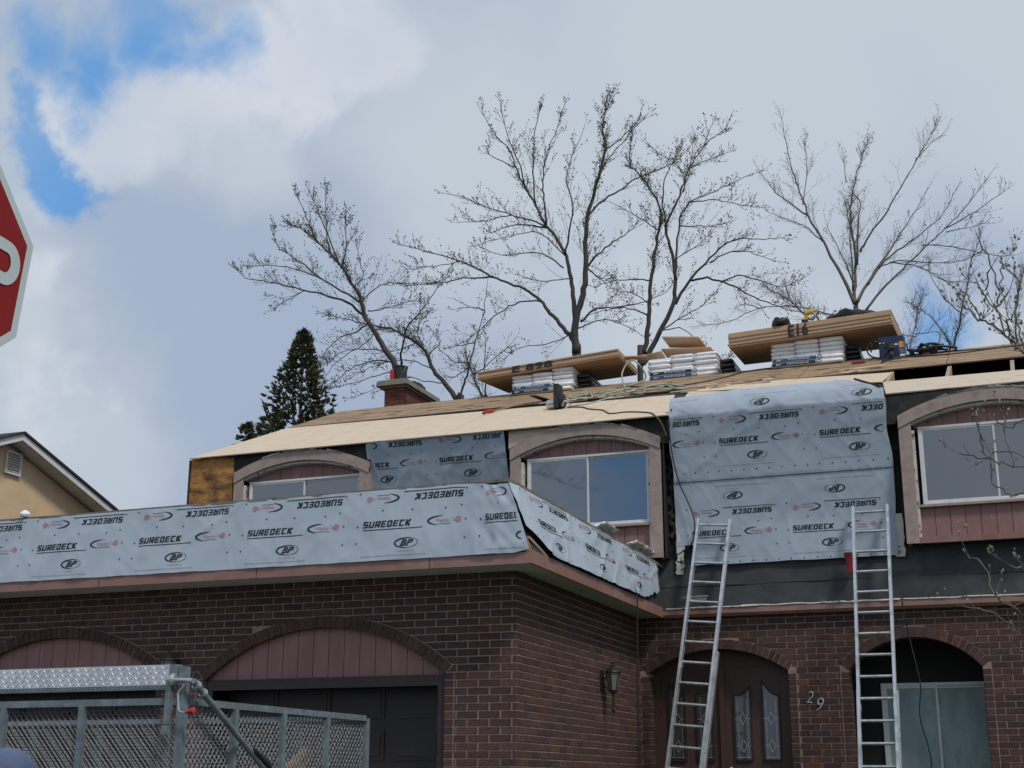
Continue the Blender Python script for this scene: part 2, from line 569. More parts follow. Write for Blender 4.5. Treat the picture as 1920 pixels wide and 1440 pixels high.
def ground_z(y):
    t = min(max((y - 9.2) / 5.0, 0), 1)
    return GZ * t * t * (3 - 2 * t)


g = MB()
ys = [-400, -60, -12, 0, 4.3, 6, 8, 9.2, 10, 11, 12, 13, 14.2, 18, 30, 60, 400]
xs = [-400, -60, -30, -14, -8, -4, 0, 6, 14, 40, 400]
vs = [(x, y, ground_z(y) - 0.02) for y in ys for x in xs]
fs = [(j * len(xs) + i, j * len(xs) + i + 1, (j + 1) * len(xs) + i + 1, (j + 1) * len(xs) + i) for j in range(len(ys) - 1) for i in range(len(xs) - 1)]
g.add(vs, fs)
g.build('ground', M_grass, kind='structure', smooth=True)
g = MB()
g.box(-400, 400, -7, 8.6, -0.05, -0.005)
g.build('road', M_asphalt, kind='structure')
g = MB()
g.box(-400, 400, 8.6, 8.75, -0.05, 0.12)
g.box(-400, 400, -7.15, -7.0, -0.05, 0.12)
g.build('kerb', M_kerb, kind='structure')
g = MB()
ys = [8.76, 9.2, 10, 11, 12, 13, 14.2, 15.2]
vs = [(x, y, ground_z(y) + 0.012) for y in ys for x in (-13.6, -6.2)]
g.add(vs, [(2 * j, 2 * j + 1, 2 * j + 3, 2 * j + 2) for j in range(len(ys) - 1)])
g.build('driveway', M_drive, kind='structure')

# ================================================================== THE HOUSE
GY, SX, MY = 15.2, -5.745, 20.45           # garage front, garage side, main front
EZ = 4.0                                    # soffit height
HX0, HX1 = -13.80, 6.0                      # upper storey ends
GX0 = -14.6
BH, BL, MJ = 0.0889, 0.2777, 0.0125         # brick course, module, joint
house = thing('house', (-5.745, 17.0, GZ), 'brown brick house with stripped roof and grey printed underlayment on its eaves', 'house')

PAL = [(0.085, 0.054, 0.050), (0.095, 0.058, 0.053), (0.074, 0.050, 0.048), (0.064, 0.048, 0.050), (0.100, 0.060, 0.052),
       (0.088, 0.058, 0.050), (0.068, 0.051, 0.054), (0.080, 0.050, 0.046), (0.092, 0.062, 0.052), (0.078, 0.052, 0.049)]


def brick_col(rr):
    c = rr.choice(PAL)
    if rr.random() < 0.02:
        c = (0.12, 0.066, 0.045)
    k = rr.uniform(0.85, 1.18)
    return (c[0] * k * 1.0, c[1] * k * .83, c[2] * k * .74)


# shared meshes for single bricks: along X, sitting on the wall face (y from -depth to 0)
BRICK_MESH = {}


def brick_mesh(L, c, H=None, D=0.007):
    key = (round(L, 3), c, H)
    if key not in BRICK_MESH:
        m = MB()
        col = PAL[c % len(PAL)]
        kk = (0.9, 1.15, 1.0)[c // len(PAL) % 3]
        m.cur = (col[0] * kk * 1.0, col[1] * kk * .83, col[2] * kk * .74)
        h = (H or (BH - MJ))
        e = 0.004
        m.add([(0, 0, 0), (L, 0, 0), (L, 0, h), (0, 0, h), (e, -D, e), (L - e, -D, e), (L - e, -D, h - e), (e, -D, h - e)],
              [(4, 5, 6, 7), (0, 1, 5, 4), (1, 2, 6, 5), (2, 3, 7, 6), (3, 0, 4, 7)])
        BRICK_MESH[key] = m.mesh('brick', M_brick)
    return BRICK_MESH[key]


class Arch:
    def __init__(s, uc, w, zs, rise, t=0.135):
        s.uc, s.w, s.zs, s.rise, s.t = uc, w, zs, rise, t
        s.R = (w * w + rise * rise) / (2 * rise)
        s.zc = zs + rise - s.R
        s.a = math.asin(min(1, w / s.R))

    def top(s, u, r=None):
        r = r or s.R
        d = r * r - (u - s.uc) ** 2
        return s.zc + sqrt(max(d, 0))

    def half(s, z):
        """half width taken out of a course at height z (opening, ring and jamb bricks)"""
        Ro = s.R + s.t + MJ
        zend = s.zc + Ro * cos(s.a)
        if z >= s.zc + Ro:
            return 0
        if z > zend:
            return sqrt(Ro * Ro - (z - s.zc) ** 2)
        if z >= s.zs:
            return s.w + (z - s.zs) * math.tan(s.a) + MJ * 1.5
        return s.w + 0.125


def brick_wall(name, parent, P0, du, nrm, L, z0, z1, arches, reveal, off, single=None, seed=1, cuts=None):
    """mortar face with holes + bricks standing 12 mm proud. P0 = left end, du = along, nrm = outward"""
    rr = random.Random(seed)
    P0, du, nrm = Vector(P0), Vector(du), Vector(nrm)

    def W(u, z, d=0.0):
        p = P0 + du * u + nrm * d
        return (p.x, p.y, z)
    m = MB()
    us = {0.0, L}
    for a in arches:
        n = 28
        for i in range(n + 1):
            us.add(min(max(a.uc - a.w + 2 * a.w * i / n, 0), L))
    us = sorted(us)
    for a, b in zip(us, us[1:]):
        if b - a < 1e-6:
            continue
        mid = (a + b) / 2
        ar = [q for q in arches if abs(mid - q.uc) < q.w]
        if ar:
            q = ar[0]
            m.add([W(a, q.top(a)), W(b, q.top(b)), W(b, z1), W(a, z1)], [(0, 1, 2, 3)])
            m.add([W(a, q.top(a)), W(b, q.top(b)), W(b, q.top(b), -reveal), W(a, q.top(a), -reveal)], [(0, 1, 2, 3)])
        else:
            m.add([W(a, z0), W(b, z0), W(b, z1), W(a, z1)], [(0, 1, 2, 3)])
    for q in arches:
        for sgn in (-1, 1):
            u = q.uc + sgn * q.w
            if 0 <= u <= L:
                m.add([W(u, z0), W(u, q.zs), W(u, q.zs, -reveal), W(u, z0, -reveal)], [(0, 1, 2, 3)])
    wall = m.build(name, M_mortar, parent)
    st = MB()
    ang = atan2(du.y, du.x)
    singles = []

    def put(u0, u1, za, zb, D=0.007, ta=None, tb=None):
        if max(u1 - u0, (u1 if tb is None else tb) - (u0 if ta is None else ta)) < 0.02:
            return
        D += rr.uniform(-0.0015, 0.002)
        u0 += rr.uniform(0, .002)
        mid = (u0 + u1) / 2
        if ta is None and tb is None and single and single(mid, (za + zb) / 2, u1 - u0):
            singles.append((u0, u1, za, zb))
            return
        st.cur = brick_col(rr)
        e = 0.004
        t0, t1 = (u0 if ta is None else ta), (u1 if tb is None else tb)
        st.add([W(u0, za), W(u1, za), W(t1, zb), W(t0, zb), W(u0 + e, za + e, D), W(u1 - e, za + e, D), W(t1 - e, zb - e, D), W(t0 + e, zb - e, D)],
               [(4, 5, 6, 7), (0, 1, 5, 4), (1, 2, 6, 5), (2, 3, 7, 6), (3, 0, 4, 7)])
    k = 0
    z = z1
    while z > z0 + BH * .5:
        za, zb = z - BH + MJ, z
        zm = (za + zb) / 2
        ex = []
        crowns = []
        for a in arches:
            h = a.half(zm if zm < a.zs else za)
            if h > 0 and a.half(zb) == 0:
                crowns.append(a)
                continue
            if h > 0:
                ex.append((a.uc - h, a.uc + h, a))
                if zm < a.zs:      # jamb column of header bricks with a continuous joint
                    for s2 in (-1, 1):
                        u = a.uc + s2 * a.w
                        lo, hi = (u, u + a.half(zm) - a.w - MJ) if s2 > 0 else (u - (a.half(zm) - a.w - MJ), u)
                        if lo >= 0 and hi <= L:
                            put(lo, hi, za, zb)
                            st.cur = brick_col(rr)
                            uu = u - s2 * .004
                            q_ = [W(uu, za, .004), W(uu, za, -reveal), W(uu, zb, -reveal), W(uu, zb, .004)]
                            st.add(q_, [(0, 1, 2, 3)])
        ex.sort()
        spans, u = [], 0.0
        lefts = None
        for a, b, A in ex:
            if a > u:
                spans.append((u, a, lefts, A))
            u = max(u, b)
            lefts = A
        if u < L:
            spans.append((u, L, lefts, None))
        ph = off + (0.5 * BL if k % 2 else 0)
        for a, b, Al, Ar in spans:
            # where a course meets an arch ring its end bricks are cut to the curve
            ca = Al.uc + Al.half(zb) if Al and za >= Al.zs - .02 else None
            cb = Ar.uc - Ar.half(zb) if Ar and za >= Ar.zs - .02 else None
            if Al and Al.half(zb) == 0 or Ar and Ar.half(zb) == 0:
                ca = cb = None
            i0 = math.floor((a - ph) / BL)
            i = i0
            while ph + i * BL < b:
                p, q = max(a, ph + i * BL), min(b, ph + (i + 1) * BL - MJ)
                for A in crowns:      # bricks resting on the crown of the ring are trimmed underneath
                    Ro = A.R + A.t + MJ
                    if abs(p - A.uc) < A.half(za) or abs(q - A.uc) < A.half(za) or p < A.uc < q:
                        if p < A.uc < q and q - p > .1:
                            zl = max(A.top(p, Ro), za)
                            zm_, zr = A.top(A.uc, Ro), max(A.top(q, Ro), za)
                        zl, zr = max(A.top(p, Ro), za), max(A.top(q, Ro), za)
                        if p < A.uc < q:
                            zl = zr = A.zc + Ro
                        if zb - max(zl, zr) > .008:
                            st.cur = brick_col(rr)
                            st.add([W(p, zl), W(q, zr), W(q, zb), W(p, zb), W(p + .004, zl + .003, .012), W(q - .004, zr + .003, .012), W(q - .004, zb - .004, .012), W(p + .004, zb - .004, .012)],
                                   [(4, 5, 6, 7), (0, 1, 5, 4), (1, 2, 6, 5), (2, 3, 7, 6), (3, 0, 4, 7)])
                        p = q
                        break
                put(p, q, za, zb, ta=(ca if p == a else (max(ca, p) if False else None)), tb=(cb if q == b else None))
                if p == a and ca is not None and ca < ph + i * BL - .02:
                    pass
                i += 1
        k += 1
        z -= BH
    # arch rings
    for a in arches:
        n = max(6, int(round(2 * a.a * (a.R + a.t / 2) / (0.089))))
        for i in range(n):
            t0 = -a.a + 2 * a.a * i / n
            t1 = -a.a + 2 * a.a * (i + 1) / n
            g_ = MJ * .5 / a.R
            t0 += g_
            t1 -= g_
            pts = [(a.uc + r * sin(t), a.zc + r * cos(t)) for r, t in ((a.R - .004, t0), (a.R - .004, t1), (a.R + a.t, t1), (a.R + a.t, t0))]
            if min(p[0] for p in pts) < 0 or max(p[0] for p in pts) > L:
                continue
            D = 0.016 + rr.uniform(-.002, .003)
            bm_ = MB()
            bm_.cur = brick_col(rr)
            cx, cz = sum(p[0] for p in pts) / 4, sum(p[1] for p in pts) / 4
            f_ = [W(cx + (p[0] - cx) * .93, cz + (p[1] - cz) * .96, D) for p in pts]
            bk = [W(p[0], p[1], -reveal + .002) for p in pts]
            md = [W(p[0], p[1], D - .005) for p in pts]
            bm_.add(bk + md + f_, [(8, 9, 10, 11), (4, 5, 9, 8), (5, 6, 10, 9), (6, 7, 11, 10), (7, 4, 8, 11), (0, 1, 5, 4), (1, 2, 6, 5), (2, 3, 7, 6), (3, 0, 4, 7)])
            bm_.build('arch_brick', M_brick, wall)
    for (u0, u1, za, zb) in singles:
        p = P0 + du * u0
        o = inst('brick', brick_mesh(round(u1 - u0, 2 if u1 - u0 > 0.26 else 3), rr.randrange(30)), wall, (p.x, p.y, za), (0, 0, ang))
    st.build('brickwork', M_brick, wall, kind='stuff')
    return wall


arch_l = Arch(-12.20 - GX0, 1.64, 2.865, 0.57)
arch_r = Arch(-8.285 - GX0, 1.64, 2.83, 0.60)
_n = [0]


def pick(u, z, L):
    x = u + GX0
    if x > -9.9 and z > 2.0 and L > 0.1 and _n[0] < 298:
        _n[0] += 1
        return True
    return False


w_front = brick_wall('garage_front_wall', house, (GX0, GY, 0), (1, 0, 0), (0, -1, 0), SX - GX0, GZ, EZ, [arch_l, arch_r], 0.16, 0.06, pick, 3)
w_side = brick_wall('garage_side_wall', house, (SX, GY, 0), (0, 1, 0), (1, 0, 0), MY - GY, GZ, EZ, [], 0, 0.10, None, 5)
arch_d = Arch(-4.58 - SX, 1.04, 3.18, 0.335)
arch_w = Arch(-1.775 - SX, 0.905, 3.165, 0.43, 0.14)
arch_x = Arch(0.95 - SX, 0.905, 3.165, 0.43, 0.14)
w_main = brick_wall('main_front_wall', house, (SX, MY, 0), (1, 0, 0), (0, -1, 0), HX1 - SX, GZ, 4.02, [arch_d, arch_w, arch_x], 0.32, 0.13, None, 8)
# back and far walls, plain
m = MB()
m.box(GX0, GX0 + .1, GY + .16, 30, GZ, EZ)
m.box(HX1 - .1, HX1, MY + .35, 30, GZ, EZ)
m.box(GX0, HX1, 29.9, 30, GZ, EZ)
m.build('rear_wall', M_mortar, house)
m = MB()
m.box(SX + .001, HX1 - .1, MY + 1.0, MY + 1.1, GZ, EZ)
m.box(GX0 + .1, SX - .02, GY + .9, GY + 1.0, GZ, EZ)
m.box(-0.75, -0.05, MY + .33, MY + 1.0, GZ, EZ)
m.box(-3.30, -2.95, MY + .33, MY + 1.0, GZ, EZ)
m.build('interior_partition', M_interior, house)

# garage arch infill boards, door frames and doors
for a in (arch_l, arch_r):
    uc = a.uc + GX0
    zb = a.zs + 0.005
    p = MB()
    p.box(uc - a.w, uc + a.w, GY + .10, GY + .14, zb - .06, zb)
    inf = p.build('arch_infill', M_darkframe, w_front)
    w = 0.212
    x = uc - a.w
    while x < uc + a.w - 0.01:
        x1 = min(x + w, uc + a.w)
        n = 5
        top = [(x + .004 + (x1 - x - .008) * i / n) for i in range(n + 1)]
        poly = [(x + .004, GY + .075, zb), (x1 - .004, GY + .075, zb)] + [(q, GY + .075, max(a.top(q - GX0) - .003, zb + .002)) for q in reversed(top)]
        b = MB()
        b.prism(poly, (0, .02, 0))
        b.build('board', M_panel, inf)
        x += w
    m = MB()
    m.box(uc - a.w, uc + a.w, GY + .03, GY + .09, zb - .13, zb - .003)
    m.box(uc + a.w - .10, uc + a.w, GY + .03, GY + .09, GZ, zb - .131)
    m.box(uc - a.w, uc - a.w + .10, GY + .03, GY + .09, GZ, zb - .131)
    m.build('door_frame', M_darkframe, w_front)
    m = MB()
    m.box(uc - a.w + .1, uc + a.w - .1, GY + .42, GY + .45, GZ, zb - .1)
    gd = m.build('garage_door', M_gdoor, w_front)
    for r_ in range(4):
        for c_ in range(4):
            x0 = uc - a.w + .2 + c_ * (2 * a.w - .3) / 4
            z0 = GZ + .08 + r_ * .49
            q = MB()
            q.box(x0, x0 + (2 * a.w - .3) / 4 - .12, GY + .405, GY + .42, z0, z0 + .36)
            q.box(x0 + .05, x0 + (2 * a.w - .3) / 4 - .17, GY + .395, GY + .405, z0 + .05, z0 + .31)
            q.build('raised_panel', M_gdoor, gd)
# front double door, four leaded glass lights
uc = arch_d.uc + SX
m = MB()
yD = MY + .30
m.box(uc - 1.06, uc - .94, yD - .03, yD + .05, GZ, 3.45)
m.box(uc + .94, uc + 1.06, yD - .03, yD + .05, GZ, 3.45)
m.box(uc - .94, uc + .94, yD - .01, yD + .05, 3.26, 3.60)
m.box(uc - .04, uc + .04, yD - .05, yD + .03, GZ, 3.26)
dfr = m.build('door_surround', M_door, w_main)
for k, sgn in ((0, -1), (1, 1)):
    m = MB()
    x0, x1 = (uc - .94, uc - .04) if sgn < 0 else (uc + .04, uc + .94)
    m.box(x0, x1, yD + .0, yD + .03, GZ, 3.26)
    dl = m.build('door', M_door, w_main)
    for j in range(2):
        lx = x0 + .13 + j * .42
        lw = .24
        # light with a sloped, curved head
        zt0, zt1 = (3.06, 2.90) if j == 0 else (2.90, 3.06)
        if sgn > 0:
            zt0, zt1 = (2.86, 2.98) if j == 0 else (3.05, 2.84)
        head = []
        for i in range(7):
            t = i / 6
            head.append((lx + lw * t, zt0 + (zt1 - zt0) * t - .05 * sin(pi * t)))
        q = MB()
        q.prism([(lx, yD - .006, 1.93), (lx + lw, yD - .006, 1.93)] + [(a_, yD - .006, b_) for a_, b_ in reversed(head)], (0, .006, 0))
        gl = q.build('leaded_light', M_doorglass, dl)
        fr = MB()
        loop = [(lx, 1.93), (lx + lw, 1.93)] + list(reversed(head))
        for i in range(len(loop)):
            p_, q_ = loop[i], loop[(i + 1) % len(loop)]
            fr.bar((p_[0], yD - .014, p_[1]), (q_[0], yD - .014, q_[1]), .022, .03, (0, 1, 0))
        fr.build('light_frame', M_darkframe, dl)
        fr = MB()
        cx = lx + lw / 2
        for zz in (2.13, 2.52):
            d = [(cx, zz + .09), (cx + .05, zz), (cx, zz - .09), (cx - .05, zz)]
            for i in range(4):
                fr.bar((d[i][0], yD - .012, d[i][1]), (d[(i + 1) % 4][0], yD - .012, d[(i + 1) % 4][1]), .009, .008, (0, 1, 0))
            fr.bar((lx, yD - .012, zz), (cx - .05, yD - .012, zz), .008, .008, (0, 1, 0))
            fr.bar((cx + .05, yD - .012, zz), (lx + lw, yD - .012, zz), .008, .008, (0, 1, 0))
        fr.bar((lx + .02, yD - .012, 1.97), (lx + lw - .02, yD - .012, 1.97), .008, .02, (0, 1, 0))
        fr.bar((lx + .05, yD - .012, 1.97), (lx + .05, yD - .012, min(zt0, zt1) - .06), .006, .006, (0, 1, 0))
        fr.bar((lx + lw - .05, yD - .012, 1.97), (lx + lw - .05, yD - .012, min(zt0, zt1) - .06), .006, .006, (0, 1, 0))
        fr.build('came', M_steel, dl)
        q = MB()
        q.box(lx - .05, lx + lw + .05, yD - .02, yD, 1.15, 1.75)
        q.build('raised_panel', M_door, dl)
m = MB()
m.lathe((uc + .10, yD, 1.80), [(.012, 0), (.012, .05), (.035, .06), (.035, .08), (.01, .095)], 12, (0, -1, 0))
m.build('door_knob', M_steel, dl)


def slider(parent, name, x0, x1, y, z0, z1, gl, gr, fw=.04, mid=.5, framem=None):
    """two-pane sliding window: frame, mullion, two panes"""
    fm = framem or M_white_alu
    m = MB()
    m.box(x0, x1, y - .03, y + .04, z1 - fw, z1)
    m.box(x0, x1, y - .03, y + .04, z0, z0 + fw)
    m.box(x0, x0 + fw, y - .03, y + .04, z0 + fw, z1 - fw)
    m.box(x1 - fw, x1, y - .03, y + .04, z0 + fw, z1 - fw)
    xm = x0 + (x1 - x0) * mid
    fr = m.build(name, fm, parent)
    m = MB()
    s = fw * .75
    for a, b, yy in ((x0 + fw, xm + s / 2, y - .012), (xm - s / 2, x1 - fw, y + .012)):
        m.box(a, b, yy - .009, yy + .009, z1 - fw - s, z1 - fw)
        m.box(a, b, yy - .009, yy + .009, z0 + fw, z0 + fw + s)
        m.box(a, a + s, yy - .009, yy + .009, z0 + fw + s, z1 - fw - s)
        m.box(b - s, b, yy - .009, yy + .009, z0 + fw + s, z1 - fw - s)
    m.build('sash', fm, fr) if parent.parent is None else m.build('sash', fm, parent)
    for a, b, yy, gm in ((x0 + fw + s, xm - s / 2, y - .006, gl), (xm + s / 2, x1 - fw - s, y + .018, gr)):
        q = MB()
        q.box(a, b, yy - .004, yy, z0 + fw + s, z1 - fw - s)
        q.build('pane', gm, fr if parent.parent is None else parent)
    return fr


# ground floor windows behind the arches
for k, a in enumerate((arch_w, arch_x)):
    uc = a.uc + SX
    x0, x1 = uc - .56, uc + .99
    slider(w_main, 'window_frame', x0, x1, MY + .75, 1.7, 3.01, M_glass2 if k else M_blind, M_blind, .045, .5)
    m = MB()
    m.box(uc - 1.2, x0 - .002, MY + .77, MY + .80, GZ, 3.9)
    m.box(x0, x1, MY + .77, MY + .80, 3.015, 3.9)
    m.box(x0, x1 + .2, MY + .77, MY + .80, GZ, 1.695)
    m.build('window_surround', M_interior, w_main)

# house number
for ch, x, z, h in (('2', -3.245, 2.795, .185), ('9', -3.105, 2.692, .205)):
    vs, fs = fit_text(ch, .095, h * .92, .25, -0.016)
    m = MB()
    th = -.12
    V = [(x + a * cos(th) - b * sin(th), MY - .030, z + a * sin(th) + b * cos(th)) for a, b in vs]
    m.add(V, fs)
    m.add([(a, b + .008, c) for a, b, c in V], fs)
    m.build('house_number', M_digit, w_main)

# ---- soffits, fascia, gutters
FY, FX = 14.605, -5.338       # outer faces of the fascia
soff = MB()
x = GX0 - .3
while x < FX - .02:
    soff.box(x, min(x + .084, FX - .02), FY + .02, GY + .02, EZ, EZ + .02)
    x += .1
x = GY + .021
while x < MY:
    soff.box(SX - .02, FX - .02, x, min(x + .084, MY), EZ, EZ + .02)
    x += .1
soff.box(GX0 - .3, FX - .02, FY + .02, MY, EZ + .012, EZ + .03)
soff.build('soffit', M_soffit, house)
m = MB()
m.prism([(GX0 - .3, FY, EZ - .015), (GX0 - .3, FY, EZ + .115), (GX0 - .3, FY + .03, EZ + .115), (GX0 - .3, FY + .03, EZ - .015)], (FX - GX0 + .3, 0, 0))
m.build('fascia', M_brown_alu, house)
m = MB()
m.box(FX - .03, FX, FY + .031, MY - .12, EZ - .015, EZ + .135)
m.build('fascia', M_brown_alu, house)
for xx in (-11.2, -8.9, -6.6):
    m = MB()
    m.box(xx, xx + .006, FY - .004, FY - .0005, EZ - .013, EZ + .113)
    m.build('fascia_seam', M_darkframe, house)
m = MB()   # main gutter: open trough with a rolled lip
prof = [(MY - .13, EZ + .10), (MY - .135, EZ + .02), (MY - .10, EZ - .02), (MY - .015, EZ - .02), (MY - .015, EZ + .10), (MY - .022, EZ + .10), (MY - .022, EZ - .01), (MY - .096, EZ - .01), (MY - .127, EZ + .025), (MY - .122, EZ + .10)]
m.prism([(FX + .001, a, b) for a, b in prof], (HX1 - FX, 0, 0))
m.build('gutter', M_brown_alu, house)
rr = random.Random(4)
m = MB()
P = [(FX + .05 + i * .18, MY - .134 + rr.uniform(-.006, .006), EZ + .112 + rr.uniform(-.008, .008)) for i in range(45)]
m.tube(P, .012, 5)
for i in range(7):
    x = FX + .3 + rr.random() * 6.5
    m.hexa([(x, MY - .15, EZ + .10), (x + .25, MY - .15, EZ + .105), (x + .25, MY - .10, EZ + .13), (x, MY - .10, EZ + .13),
            (x, MY - .15, EZ + .112), (x + .22, MY - .15, EZ + .118), (x + .22, MY - .10, EZ + .14), (x, MY - .10, EZ + .14)])
m.build('torn_drip_edge', M_flash, house)

# ---- skirt of the garage roof (framed box under the underlayment)
CX, CY, CZ = -5.67, 14.70, 4.975          # outer top corner of the cap
TB = Vector((-5.365, 20.400, 4.759))      # cap end at the main wall
m = MB()
o_ = .012
bz = EZ + .118
A0, A1 = (GX0 - .3, FY + .02, bz), (FX - .02, FY + .02, bz)
B0, B1 = (GX0 - .3, CY + .02, 4.94), (CX - .02, CY + .02, CZ - .02)
A2, B2 = (FX - .02, MY, bz), (TB.x - .02, MY, TB.z - .02)
m.add([A0, A1, B1, B0, A2, B2, (GX0 - .3, MY, bz), (GX0 - .3, MY, 4.94)], [(0, 1, 2, 3), (1, 4, 5, 2), (3, 2, 5, 7), (0, 3, 7, 6)])
m.build('skirt_sheathing', M_felt, house)
m = MB()      # raw corner where the underlayment has torn away
m.prism([(-5.44, FY + .003, bz + .002), (-5.345, FY + .003, bz + .002), (-5.415, FY + .03, bz + .17)], (0, .03, 0))
m.build('corner_block', M_rotten, house)
m = MB()
m.bar((-5.40, FY + .06, bz + .17), (-5.35, FY + .55, bz + .01), .03, .03)
m.build('lath', M_wood, house)
m = MB()
m.bar((GX0 - .3, CY + .10, 4.955), (CX + .03, CY + .10, CZ), .22, .035)
m.build('cap_board', M_greywood, house)
m = MB()
m.bar((CX - .05, CY - .02, CZ + .002), (TB.x - .05, MY - .02, TB.z + .002), .16, .045)
m.build('cap_board', M_greywood, house)

# ---- upper storey wall, black felt and old sheathing
UY = 20.42
m = MB()
m.box(HX0, HX1, UY, UY + .1, EZ + .03, 7.0)
m.box(HX0, HX0 + .1, UY + .1, 28.4, EZ + .03, 7.0)
m.box(HX1 - .1, HX1, UY + .1, 28.4, EZ + .03, 7.0)
m.box(HX0, HX1, 28.3, 28.4, EZ + .03, 7.0)
upper = m.build('upper_wall', M_feltd, house)
m = MB()       # smooth felt band above the gutter
nx = 60
vs, fs = [], []
for i in range(nx + 1):
    x = SX + .1 + (HX1 - SX - .1) * i / nx
    for j, z in enumerate((EZ + .10, EZ + .35, EZ + .62, 4.86)):
        vs.append((x, MY - .125 + .09 * j / 3 + .022 * noise.noise((x * 1.8, z * 4, 0)), z))
for i in range(nx):
    for j in range(3):
        a = i * 4 + j
        fs.append((a, a + 4, a + 5, a + 1))
m.add(vs, fs)
m.build('felt_band', M_felt, upper, smooth=True)
for zz, x0_, x1_ in ((4.44, SX + .3, HX1), (4.80, -1.8, HX1)):     # lapped edges of the felt
    m = MB()
    m.tube([(x0_ + i * .15, MY - .125 + .09 * (zz - EZ - .1) / .76 - .004, zz + .01 * noise.noise((i * .3, zz, 0))) for i in range(int((x1_ - x0_) / .15))], .007, 4)
    m.build('felt_lap', M_felt, upper)
m = MB()
m.box(HX0 + .10, -12.84, 20.14, UY - .002, 4.9, 7.04)
m.build('old_sheathing', M_rotten, upper)
m = MB()
m.box(HX0 + .07, HX0 + .097, 20.12, UY, 4.9, 7.02)
m.build('corner_strip', M_darkframe, upper)
m = MB()
m.prism([(-7.76, 20.155, 6.74), (-7.52, 20.155, 6.84), (-7.05, 20.155, 6.98), (-7.02, 20.155, 7.03), (-7.76, 20.155, 7.03)], (0, .012, 0))
m.build('old_sheathing', M_ply, upper)
for i, (x, z, hh) in enumerate(((-5.10, 4.80, .55), (-5.12, 4.62, .2), (-1.90, 4.72, .62), (-7.86, 5.9, .35))):
    m = MB()
    ww = .12 if i < 3 else .05
    Pl = [(x + rr.uniform(-.015, .015), z + hh * k / 7) for k in range(8)]
    Pr = [(x + ww + rr.uniform(-.02, .02), z + hh * k / 7) for k in range(8)]
    m.prism([(a, UY - .08, b) for a, b in Pl] + [(a, UY - .08, b) for a, b in reversed(Pr)], (0, .008, 0))
    m.build('torn_flashing', M_flash, upper)
m = MB()
P = [(-5.17 + rr.uniform(-.03, .03), UY - .05, 5.2 + i * .06) for i in range(32)]
m.tube(P, [rr.uniform(.02, .07) for _ in P], 6)
m.build('torn_tar_edge', M_feltd, upper)


